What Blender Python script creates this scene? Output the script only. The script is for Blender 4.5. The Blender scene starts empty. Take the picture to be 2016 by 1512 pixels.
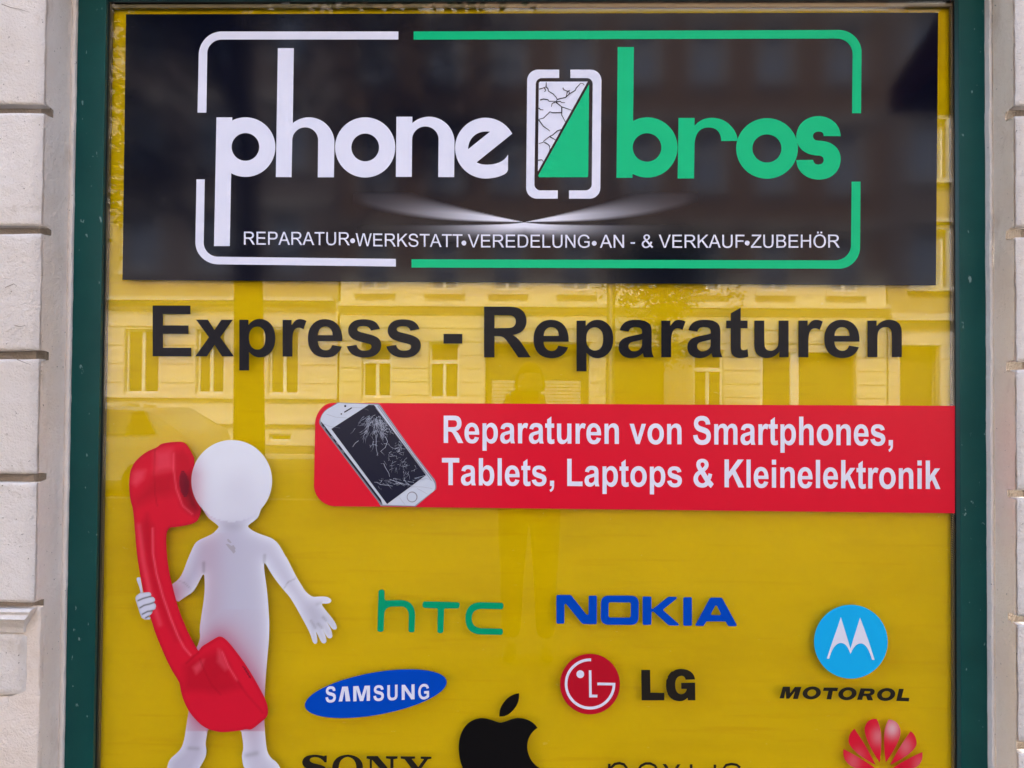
import bpy, math, random
import numpy as np
from mathutils import Vector, Matrix
from mathutils.geometry import delaunay_2d_cdt

R = math.radians
SC = bpy.context.scene
COL = SC.collection

# ------------------------------------------------------------------ camera
FPX, CX, CY = 1456.0, 1008.0, 756.0            # focal length in pixels of the 2016 px wide photo
CAM = Vector((0.0, -2.04, 1.55))
YAW, PITCH, ROLL = R(1.0), R(1.04), R(0.43)
fwd = Vector((-math.sin(YAW) * math.cos(PITCH), math.cos(YAW) * math.cos(PITCH), math.sin(PITCH)))
r0 = fwd.cross(Vector((0, 0, 1))).normalized()
u0 = r0.cross(fwd).normalized()
cr = r0 * math.cos(ROLL) + u0 * math.sin(ROLL)
cu = u0 * math.cos(ROLL) - r0 * math.sin(ROLL)
cam_d = bpy.data.cameras.new('camera')
cam_d.sensor_width = 36.0
cam_d.lens = FPX / 2016.0 * 36.0
cam_d.clip_start = 0.02
cam_d.clip_end = 400.0
cam = bpy.data.objects.new('camera', cam_d)
COL.objects.link(cam)
m3 = Matrix((cr, cu, -fwd)).transposed()
cam.matrix_world = Matrix.Translation(CAM) @ m3.to_4x4()
SC.camera = cam

# ------------------------------------------------------------------ world, sun, exposure
SUN_EL, SUN_AZ = R(52), R(168)                 # the sun stands behind the shop's own house, the street side is in shade
w = bpy.data.worlds.new('World')
SC.world = w
w.use_nodes = True
nt = w.node_tree
nt.nodes.clear()
sky = nt.nodes.new('ShaderNodeTexSky')
sky.sky_type = 'NISHITA'
sky.sun_disc = False
sky.sun_elevation = SUN_EL
sky.air_density = 1.0
sky.dust_density = 5.0
sky.ozone_density = 0.6
bg = nt.nodes.new('ShaderNodeBackground')
bg.inputs['Strength'].default_value = 0.15
wo = nt.nodes.new('ShaderNodeOutputWorld')
nt.links.new(sky.outputs[0], bg.inputs[0])
nt.links.new(bg.outputs[0], wo.inputs[0])
sun_d = bpy.data.lights.new('sun', 'SUN')
sun_d.energy = 2.8
sun_d.angle = R(12)
sun_d.color = (1.0, 0.95, 0.87)
sun = bpy.data.objects.new('sun', sun_d)
COL.objects.link(sun)
sdir = Vector((math.sin(SUN_AZ - R(180)) * math.cos(SUN_EL), math.cos(SUN_AZ - R(180)) * math.cos(SUN_EL), math.sin(SUN_EL)))  # towards the sun, +y side
sun.rotation_euler = (-sdir).to_track_quat('-Z', 'Y').to_euler()
sun.location = (0, 0, 30)
sky.sun_rotation = math.atan2(sdir.x, sdir.y)
SC.view_settings.view_transform = 'Standard'
SC.view_settings.look = 'None'
SC.view_settings.exposure = 2.58
SC.view_settings.gamma = 1.0
SC.view_settings.use_curve_mapping = False
SC.cycles.max_bounces = 10
SC.cycles.transparent_max_bounces = 16

# ------------------------------------------------------------------ projection helpers
def ray(u, v):
    return (fwd + cr * ((u - CX) / FPX) - cu * ((v - CY) / FPX))
def P(u, v, y=0.0):
    "the point of the vertical plane at depth y that stands at this place of the window"
    d = ray(u, v)
    t = (y - CAM.y) / d.y
    return CAM + d * t
def PX(u, y=0.0, v=760.0): return P(u, v, y).x
def PZ(v, y=0.0, u=1040.0): return P(u, v, y).z
def MX(u, dist): return P(u, 781, dist).x       # across the street, as mirrored in the pane
def MZ(v, dist): return P(1033, v, dist).z

# ------------------------------------------------------------------ materials
def pmat(name, color, rough=0.5, spec=0.5, metal=0.0, coat=0.0):
    m = bpy.data.materials.new(name)
    m.use_nodes = True
    b = m.node_tree.nodes['Principled BSDF']
    b.inputs['Base Color'].default_value = (*color, 1)
    b.inputs['Roughness'].default_value = rough
    b.inputs['Specular IOR Level'].default_value = spec
    b.inputs['Metallic'].default_value = metal
    b.inputs['Coat Weight'].default_value = coat
    b.inputs['Coat Roughness'].default_value = 0.04
    return m
def N(m, t, **kw):
    n = m.node_tree.nodes.new(t)
    for k, v in kw.items():
        if k in n.inputs: n.inputs[k].default_value = v
        else: setattr(n, k, v)
    return n
def L(m, a, b): m.node_tree.links.new(a, b)
def add_bump(m, layers, obj_coord=True):
    tc = N(m, 'ShaderNodeTexCoord')
    b = m.node_tree.nodes['Principled BSDF']
    prev = None
    for scale, strength, dist, detail in layers:
        no = N(m, 'ShaderNodeTexNoise', Scale=scale, Detail=detail, Roughness=0.6)
        L(m, tc.outputs['Object'], no.inputs['Vector'])
        bp = N(m, 'ShaderNodeBump', Strength=strength, Distance=dist)
        L(m, no.outputs['Fac'], bp.inputs['Height'])
        if prev: L(m, prev.outputs['Normal'], bp.inputs['Normal'])
        prev = bp
    L(m, prev.outputs['Normal'], b.inputs['Normal'])
    return tc
def vary(m, c1, c2, scale, detail=4, lo=0.35, hi=0.65, sock=None, vec=None, stretch=None):
    tc = N(m, 'ShaderNodeTexCoord')
    no = N(m, 'ShaderNodeTexNoise', Scale=scale, Detail=detail, Roughness=0.6)
    if stretch:
        mp = N(m, 'ShaderNodeMapping'); mp.inputs['Scale'].default_value = stretch
        L(m, tc.outputs['Object'], mp.inputs['Vector']); L(m, mp.outputs['Vector'], no.inputs['Vector'])
    else:
        L(m, tc.outputs['Object'], no.inputs['Vector'])
    rp = N(m, 'ShaderNodeValToRGB')
    rp.color_ramp.elements[0].position = lo; rp.color_ramp.elements[0].color = (*c1, 1)
    rp.color_ramp.elements[1].position = hi; rp.color_ramp.elements[1].color = (*c2, 1)
    L(m, no.outputs['Fac'], rp.inputs['Fac'])
    L(m, rp.outputs['Color'], m.node_tree.nodes['Principled BSDF'].inputs['Base Color'])
    return rp
def overlay(m, src_socket, color, scale, lo, hi, detail=2, stretch=None):
    "small spots of another colour (dirt, chips) laid over the base colour"
    tc = N(m, 'ShaderNodeTexCoord')
    no = N(m, 'ShaderNodeTexNoise', Scale=scale, Detail=detail, Roughness=0.6)
    if stretch:
        mp = N(m, 'ShaderNodeMapping'); mp.inputs['Scale'].default_value = stretch
        L(m, tc.outputs['Object'], mp.inputs['Vector']); L(m, mp.outputs['Vector'], no.inputs['Vector'])
    else:
        L(m, tc.outputs['Object'], no.inputs['Vector'])
    rp = N(m, 'ShaderNodeValToRGB')
    rp.color_ramp.elements[0].position = lo; rp.color_ramp.elements[0].color = (0, 0, 0, 1)
    rp.color_ramp.elements[1].position = hi; rp.color_ramp.elements[1].color = (1, 1, 1, 1)
    L(m, no.outputs['Fac'], rp.inputs['Fac'])
    mx = N(m, 'ShaderNodeMix', data_type='RGBA')
    L(m, rp.outputs['Color'], mx.inputs[0])
    L(m, src_socket, mx.inputs[6])
    mx.inputs[7].default_value = (*color, 1)
    L(m, mx.outputs[2], m.node_tree.nodes['Principled BSDF'].inputs['Base Color'])
    return mx.outputs[2]

M = {}
def stucco(key, c1, c2, dirt, bumpy=1.0):
    m = pmat(key, c1, 0.9, 0.25)
    add_bump(m, [(9, 0.5, 0.012, 3), (60, 0.6 * bumpy, 0.006, 5), (190, 0.8 * bumpy, 0.004, 4)])
    rp = vary(m, c1, c2, 3.5, 6)
    s = overlay(m, rp.outputs['Color'], dirt, 14, 0.60, 0.80, 6, (1, 1, 0.5))
    overlay(m, s, tuple(x * 0.45 for x in dirt), 95, 0.71, 0.76, 2)
    M[key] = m
stucco('stucco_white', (0.75, 0.69, 0.63), (0.83, 0.78, 0.73), (0.62, 0.54, 0.45))
stucco('stucco_grey', (0.82, 0.71, 0.61), (0.88, 0.79, 0.70), (0.68, 0.56, 0.45), 1.0)
stucco('stucco_beige', (0.84, 0.68, 0.53), (0.90, 0.77, 0.62), (0.70, 0.54, 0.40), 1.0)
stucco('plaster_strip', (0.74, 0.67, 0.60), (0.80, 0.73, 0.66), (0.5, 0.46, 0.42), 0.6)
stucco('groove_dirt', (0.30, 0.25, 0.20), (0.42, 0.36, 0.31), (0.12, 0.09, 0.07), 1.2)
stucco('stain', (0.16, 0.11, 0.08), (0.25, 0.19, 0.14), (0.08, 0.06, 0.05), 1.2)

m = pmat('green_paint', (0.002, 0.058, 0.056), 0.42, 0.2)
add_bump(m, [(60, 0.12, 0.001, 3), (6, 0.15, 0.003, 2)])
rp = vary(m, (0.002, 0.060, 0.057), (0.004, 0.074, 0.068), 5, 4)
overlay(m, rp.outputs['Color'], (0.16, 0.27, 0.26), 55, 0.69, 0.72, 3, (1, 1, 0.55))
M['green'] = m
M['bead'] = pmat('green_bead', (0.005, 0.045, 0.044), 0.3, 0.5)
M['rubber'] = pmat('black_rubber', (0.008, 0.008, 0.009), 0.5, 0.3)
m = pmat('spacer_metal', (0.20, 0.165, 0.10), 0.45, 0.5, 0.4)
tc = N(m, 'ShaderNodeTexCoord'); sp = N(m, 'ShaderNodeSeparateXYZ'); L(m, tc.outputs['Object'], sp.inputs[0])
ad = N(m, 'ShaderNodeMath', operation='ADD'); L(m, sp.outputs['X'], ad.inputs[0]); L(m, sp.outputs['Z'], ad.inputs[1])
mu = N(m, 'ShaderNodeMath', operation='MULTIPLY'); mu.inputs[1].default_value = 160; L(m, ad.outputs[0], mu.inputs[0])
fr = N(m, 'ShaderNodeMath', operation='FRACT'); L(m, mu.outputs[0], fr.inputs[0])
gt = N(m, 'ShaderNodeMath', operation='GREATER_THAN'); gt.inputs[1].default_value = 0.55; L(m, fr.outputs[0], gt.inputs[0])
mx = N(m, 'ShaderNodeMix', data_type='RGBA'); L(m, gt.outputs[0], mx.inputs[0])
mx.inputs[6].default_value = (0.26, 0.21, 0.12, 1); mx.inputs[7].default_value = (0.07, 0.06, 0.045, 1)
L(m, mx.outputs[2], m.node_tree.nodes['Principled BSDF'].inputs['Base Color'])
M['spacer'] = m

# clear glass: transmits straight, mirrors by Fresnel
m = bpy.data.materials.new('window_glass'); m.use_nodes = True
m.node_tree.nodes.clear()
tr = N(m, 'ShaderNodeBsdfTransparent'); tr.inputs['Color'].default_value = (0.975, 0.985, 0.975, 1)
gl = N(m, 'ShaderNodeBsdfGlossy', Roughness=0.0)
ge = N(m, 'ShaderNodeNewGeometry')
dt = N(m, 'ShaderNodeVectorMath', operation='DOT_PRODUCT'); L(m, ge.outputs['Incoming'], dt.inputs[0]); L(m, ge.outputs['Normal'], dt.inputs[1])
ab = N(m, 'ShaderNodeMath', operation='ABSOLUTE'); L(m, dt.outputs['Value'], ab.inputs[0])
om = N(m, 'ShaderNodeMath', operation='SUBTRACT'); om.inputs[0].default_value = 1.0; L(m, ab.outputs[0], om.inputs[1])
pw = N(m, 'ShaderNodeMath', operation='POWER'); pw.inputs[1].default_value = 5.0; L(m, om.outputs[0], pw.inputs[0])
GLASS_F0 = 0.034
fz = N(m, 'ShaderNodeMath', operation='MULTIPLY_ADD'); fz.inputs[1].default_value = 1-GLASS_F0; fz.inputs[2].default_value = GLASS_F0
L(m, pw.outputs[0], fz.inputs[0])
mxs = N(m, 'ShaderNodeMixShader')
out = N(m, 'ShaderNodeOutputMaterial')
L(m, fz.outputs[0], mxs.inputs[0]); L(m, tr.outputs[0], mxs.inputs[1]); L(m, gl.outputs[0], mxs.inputs[2])
L(m, mxs.outputs[0], out.inputs[0])
M['glass'] = m

m = pmat('yellow_panel', (0.57, 0.40, 0.004), 0.32, 0.03)
add_bump(m, [(2.2, 0.15, 0.012, 2), (14, 0.12, 0.003, 5)])
rp = vary(m, (0.80, 0.545, 0.0), (0.85, 0.575, 0.0), 1.6, 3, stretch=(1, 1, 2))
s_ = overlay(m, rp.outputs['Color'], (0.86, 0.64, 0.10), 34, 0.68, 0.74, 5, (0.7, 1, 1.6))
s_ = overlay(m, s_, (0.62, 0.37, 0.0), 2.2, 0.50, 0.95, 6, (0.6, 1, 2.5))
s_ = overlay(m, s_, (0.74, 0.44, 0.0), 5.0, 0.56, 0.80, 7, (0.5, 1, 9))
overlay(m, s_, (0.88, 0.70, 0.20), 75, 0.715, 0.76, 3, (0.8, 1, 1.4))
M['yellow'] = m

def film(key, color, rough=0.3, spec=0.45, bump=0.0):
    m = pmat(key, color, rough, spec)
    if bump: add_bump(m, [(3.0, bump, 0.004, 2)])
    M[key] = m
film('film_black_gloss', (0.003, 0.004, 0.012), 0.085, 0.24, 0.05)
film('film_black', (0.003, 0.004, 0.011), 0.2, 0.13, 0.05)
film('film_black_apple', (0.006, 0.0055, 0.006), 0.3, 0.15)
film('film_black_dull', (0.010, 0.0075, 0.005), 0.45, 0.3)
film('film_white', (0.79, 0.82, 0.96), 0.35, 0.15)
film('film_white_matt', (0.77, 0.80, 0.94), 0.45, 0.15)
film('film_green', (0.0, 0.56, 0.235), 0.30, 0.12)
film('film_green_dark', (0.0, 0.34, 0.16), 0.4, 0.08)
film('film_red', (0.74, 0.006, 0.030), 0.28, 0.14, 0.04)
film('film_red_dark', (0.50, 0.007, 0.023), 0.35, 0.1)
film('film_blue', (0.0, 0.068, 0.52), 0.35, 0.08)
film('film_sky_blue', (0.008, 0.46, 0.92), 0.35, 0.1)
film('film_crack', (0.012, 0.012, 0.03), 0.4, 0.1)
film('film_navy', (0.008, 0.010, 0.030), 0.25, 0.15)
film('film_crack_white', (0.52, 0.58, 0.72), 0.4, 0.2)
film('film_phone_white', (0.60, 0.67, 0.78), 0.35, 0.4)
film('film_grey_line', (0.26, 0.27, 0.33), 0.4, 0.3)
film('film_red_line', (0.75, 0.09, 0.12), 0.4, 0.3)
film('film_clear_edge', (0.28, 0.19, 0.05), 0.4, 0.3)
m = pmat('printed_film', (1, 1, 1), 0.34, 0.12)
at = N(m, 'ShaderNodeAttribute', attribute_name='print')
L(m, at.outputs['Color'], m.node_tree.nodes['Principled BSDF'].inputs['Base Color'])
M['print'] = m

# ------------------------------------------------------------------ object helpers
def link(o, parent=None):
    COL.objects.link(o)
    if parent is not None:
        o.parent = parent
        o.matrix_parent_inverse = Matrix.Identity(4)
    return o
def tag(o, label=None, cat=None, group=None, kind=None):
    if label: o['label'] = label
    if cat: o['category'] = cat
    if group: o['group'] = group
    if kind: o['kind'] = kind
    return o
def thing(name, label, cat, loc, group=None):
    o = bpy.data.objects.new(name, None)
    o.empty_display_size = 0.1
    o.location = loc
    COL.objects.link(o)
    return tag(o, label, cat, group)
class MB:
    def __init__(s): s.v = []; s.f = []; s.mi = []; s.sm = []
    def add(s, vs, fs, mi=0, smooth=False):
        b = len(s.v); s.v += [tuple(x) for x in vs]
        for f in fs: s.f.append([b + i for i in f]); s.mi.append(mi); s.sm.append(smooth)
        return s
    def box(s, x0, x1, y0, y1, z0, z1, mi=0):
        v = [(x0,y0,z0),(x1,y0,z0),(x1,y1,z0),(x0,y1,z0),(x0,y0,z1),(x1,y0,z1),(x1,y1,z1),(x0,y1,z1)]
        return s.add(v, [(0,3,2,1),(4,5,6,7),(0,1,5,4),(1,2,6,5),(2,3,7,6),(3,0,4,7)], mi)
    def quad(s, a, b, c, d, mi=0): return s.add([a,b,c,d], [(0,1,2,3)], mi)
    def tube(s, pts, rads, n=10, mi=0, caps=True, smooth=True):
        b = len(s.v); up = Vector((0.13, 0.31, 0.94))
        P3 = [Vector(p) for p in pts]
        for i, p in enumerate(P3):
            d = (P3[min(i+1, len(P3)-1)] - P3[max(i-1, 0)]).normalized()
            a = d.cross(up)
            if a.length < 1e-3: a = d.cross(Vector((1, 0, 0)))
            a.normalize(); c = d.cross(a)
            for k in range(n):
                t = 2 * math.pi * k / n
                s.v.append(tuple(p + (a * math.cos(t) + c * math.sin(t)) * rads[i]))
        for i in range(len(P3)-1):
            for k in range(n):
                s.f.append([b+i*n+k, b+i*n+(k+1)%n, b+(i+1)*n+(k+1)%n, b+(i+1)*n+k]); s.mi.append(mi); s.sm.append(smooth)
        if caps:
            s.f.append([b+k for k in range(n)][::-1]); s.mi.append(mi); s.sm.append(False)
            s.f.append([b+(len(P3)-1)*n+k for k in range(n)]); s.mi.append(mi); s.sm.append(False)
        return s
    def build(s, name, mats, parent=None, origin=None, colors=None):
        if not isinstance(mats, (list, tuple)): mats = [mats]
        me = bpy.data.meshes.new(name)
        org = Vector((0, 0, 0))
        if parent is not None and origin is None:
            q = parent
            while q is not None:
                org += q.location; q = q.parent
        elif origin is not None: org = Vector(origin)
        vs = [(v[0]-org.x, v[1]-org.y, v[2]-org.z) for v in s.v]
        me.from_pydata(vs, [], s.f)
        for mm in mats: me.materials.append(mm)
        me.polygons.foreach_set('material_index', s.mi)
        me.polygons.foreach_set('use_smooth', s.sm)
        if colors is not None:
            ca = me.color_attributes.new('print', 'FLOAT_COLOR', 'POINT')
            arr = np.ones((len(vs), 4), dtype=np.float32); arr[:, :3] = np.asarray(colors, dtype=np.float32)
            ca.data.foreach_set('color', arr.ravel())
        me.update()
        o = bpy.data.objects.new(name, me)
        if parent is None and origin is not None: o.location = org
        return link(o, parent)

# ------------------------------------------------------------------ outlines
def flat(d, q=7):
    "a small SVG path reader (M L H V Q C Z, absolute) -> list of closed point lists"
    import re
    tok = re.findall(r'[MLHVQCZ]|-?[\d.]+', d)
    out, cur, i, cmd = [], [], 0, None
    x = y = 0.0
    def num():
        nonlocal i
        i += 1
        return float(tok[i-1])
    while i < len(tok):
        if tok[i].isalpha(): cmd = tok[i]; i += 1
        if cmd == 'Z':
            if cur: out.append(cur)
            cur = []
            continue
        if cmd == 'M':
            if cur: out.append(cur)
            x, y = num(), num(); cur = [(x, y)]; cmd = 'L'
        elif cmd == 'L': x, y = num(), num(); cur.append((x, y))
        elif cmd == 'H': x = num(); cur.append((x, y))
        elif cmd == 'V': y = num(); cur.append((x, y))
        elif cmd == 'Q':
            a, b, c, e = num(), num(), num(), num()
            for k in range(1, q+1):
                t = k / q
                cur.append(((1-t)**2*x + 2*t*(1-t)*a + t*t*c, (1-t)**2*y + 2*t*(1-t)*b + t*t*e))
            x, y = c, e
        elif cmd == 'C':
            a, b, c, e, g, h = [num() for _ in range(6)]
            for k in range(1, 2*q+1):
                t = k / (2*q)
                cur.append(((1-t)**3*x + 3*t*(1-t)**2*a + 3*t*t*(1-t)*c + t**3*g,
                            (1-t)**3*y + 3*t*(1-t)**2*b + 3*t*t*(1-t)*e + t**3*h))
            x, y = g, h
    if cur: out.append(cur)
    return out
def crop(cs, sc, ox, oy): return [[(x/sc+ox, y/sc+oy) for x, y in c] for c in cs]
def arc(cx, cy, rx, ry, a0, a1, n=24):
    return [(cx + rx*math.cos(R(a0+(a1-a0)*k/n)), cy + ry*math.sin(R(a0+(a1-a0)*k/n))) for k in range(n+1)]
def ell(cx, cy, rx, ry=None, rot=0.0, n=64):
    ry = rx if ry is None else ry
    c, s = math.cos(R(rot)), math.sin(R(rot)); o = []
    for k in range(n):
        t = 2*math.pi*k/n; a, b = rx*math.cos(t), ry*math.sin(t)
        o.append((cx + a*c - b*s, cy + a*s + b*c))
    return o
def smooth_closed(pts, it=2):
    for _ in range(it):
        o = []
        for i in range(len(pts)):
            a, b = pts[i], pts[(i+1) % len(pts)]
            o.append((0.75*a[0]+0.25*b[0], 0.75*a[1]+0.25*b[1])); o.append((0.25*a[0]+0.75*b[0], 0.25*a[1]+0.75*b[1]))
        pts = o
    return pts
def stroke(pts, w0, w1=None, cap=False):
    "a tapered band round a polyline -> one closed outline"
    w1 = w0 if w1 is None else w1
    l, r = [], []
    n = len(pts)
    for i, (x, y) in enumerate(pts):
        ax, ay = pts[max(i-1, 0)]; bx, by = pts[min(i+1, n-1)]
        dx, dy = bx-ax, by-ay; q = math.hypot(dx, dy) or 1.0
        wd = (w0 + (w1-w0)*i/(n-1)) / 2
        l.append((x - dy/q*wd, y + dx/q*wd)); r.append((x + dy/q*wd, y - dx/q*wd))
    return l + r[::-1]
def clean(c):
    o = []
    for p in c:
        if not o or (abs(p[0]-o[-1][0]) + abs(p[1]-o[-1][1])) > 1e-4: o.append(p)
    while len(o) > 2 and (abs(o[0][0]-o[-1][0]) + abs(o[0][1]-o[-1][1])) < 1e-4: o.pop()
    return o
def inside(X, Y, poly):
    res = np.zeros(X.shape, bool)
    n = len(poly); j = n-1
    for i in range(n):
        xi, yi = poly[i]; xj, yj = poly[j]
        if yi != yj:
            c = ((yi > Y) != (yj > Y)) & (X < (xj-xi)*(Y-yi)/(yj-yi) + xi)
            res ^= c
        j = i
    return res
def dist_poly(X, Y, poly):
    d = np.full(X.shape, 1e9); n = len(poly)
    for i in range(n):
        ax, ay = poly[i]; bx, by = poly[(i+1) % n]
        vx, vy = bx-ax, by-ay; q = vx*vx+vy*vy or 1e-9
        t = np.clip(((X-ax)*vx+(Y-ay)*vy)/q, 0, 1)
        d = np.minimum(d, (X-ax-t*vx)**2+(Y-ay-t*vy)**2)
    return np.sqrt(d)
def tri(contours, grid=None):
    vs, es = [], []
    for c in contours:
        c = clean(c)
        if len(c) < 3: continue
        b = len(vs); vs += c
        es += [(b+i, b+(i+1) % len(c)) for i in range(len(c))]
    if grid:
        xs = [p[0] for p in vs]; ys = [p[1] for p in vs]
        gx, gy = np.meshgrid(np.arange(min(xs)+grid/2, max(xs), grid), np.arange(min(ys)+grid/2, max(ys), grid))
        gx = gx.ravel(); gy = gy.ravel(); ok = np.zeros(gx.shape, bool)
        for c in contours: ok ^= inside(gx, gy, c)
        gx, gy = gx[ok], gy[ok]; dm = np.full(gx.shape, 1e9)
        for c in contours: dm = np.minimum(dm, dist_poly(gx, gy, clean(c)))
        vs = vs + [(float(a), float(b)) for a, b in zip(gx[dm > grid*0.4], gy[dm > grid*0.4])]
    r = delaunay_2d_cdt([Vector(p) for p in vs], es, [], 1, 1e-5)
    pv = np.array([(p.x, p.y) for p in r[0]]); fa = np.array([list(f) for f in r[2]])
    ce = pv[fa].mean(axis=1); ok = np.zeros(len(fa), bool)
    for c in contours:
        c = clean(c)
        if len(c) > 2: ok ^= inside(ce[:, 0], ce[:, 1], c)
    return [tuple(p) for p in pv.tolist()], fa[ok].tolist()
LAY = 0.0007
def decal(name, contours, mat, parent, layer=1, grid=None, color=None, label=None, y0=0.0):
    "a piece of film: outline given at its place on the window, laid on the pane with its real thickness"
    vs, fs = tri(contours, grid)
    yf, yb = y0 - LAY*layer, y0 - LAY*(layer-1) - 0.0001
    front = [P(u, v, yf) for u, v in vs]
    fl = []
    cnt = {}
    for f in fs:
        a, b, c = [vs[i] for i in f[:3]]
        s = (b[0]-a[0])*(c[1]-a[1]) - (b[1]-a[1])*(c[0]-a[0])
        f = f if s < 0 else f[::-1]
        f = f[::-1]                                        # facing the street
        fl.append(f)
        for i in range(len(f)):
            cnt[(f[i], f[(i+1) % len(f)])] = 1
    mb = MB(); mb.add(front, fl)
    nb = len(vs); back = {}
    bl = []
    for (a, b) in cnt:
        if (b, a) not in cnt:
            for q in (a, b):
                if q not in back:
                    back[q] = len(mb.v); p = front[q]; mb.v.append((p.x, yb, p.z)); bl.append(vs[q])
            mb.f.append([b, a, back[a], back[b]]); mb.mi.append(0); mb.sm.append(False)
    cols = None
    if color is not None:
        allv = np.array(vs + bl)
        cols = color(allv[:, 0], allv[:, 1])
    o = mb.build(name, mat, parent, colors=cols)
    if parent is None: o.location = (0, 0, 0)
    if label: o['label'] = label
    return o

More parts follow.
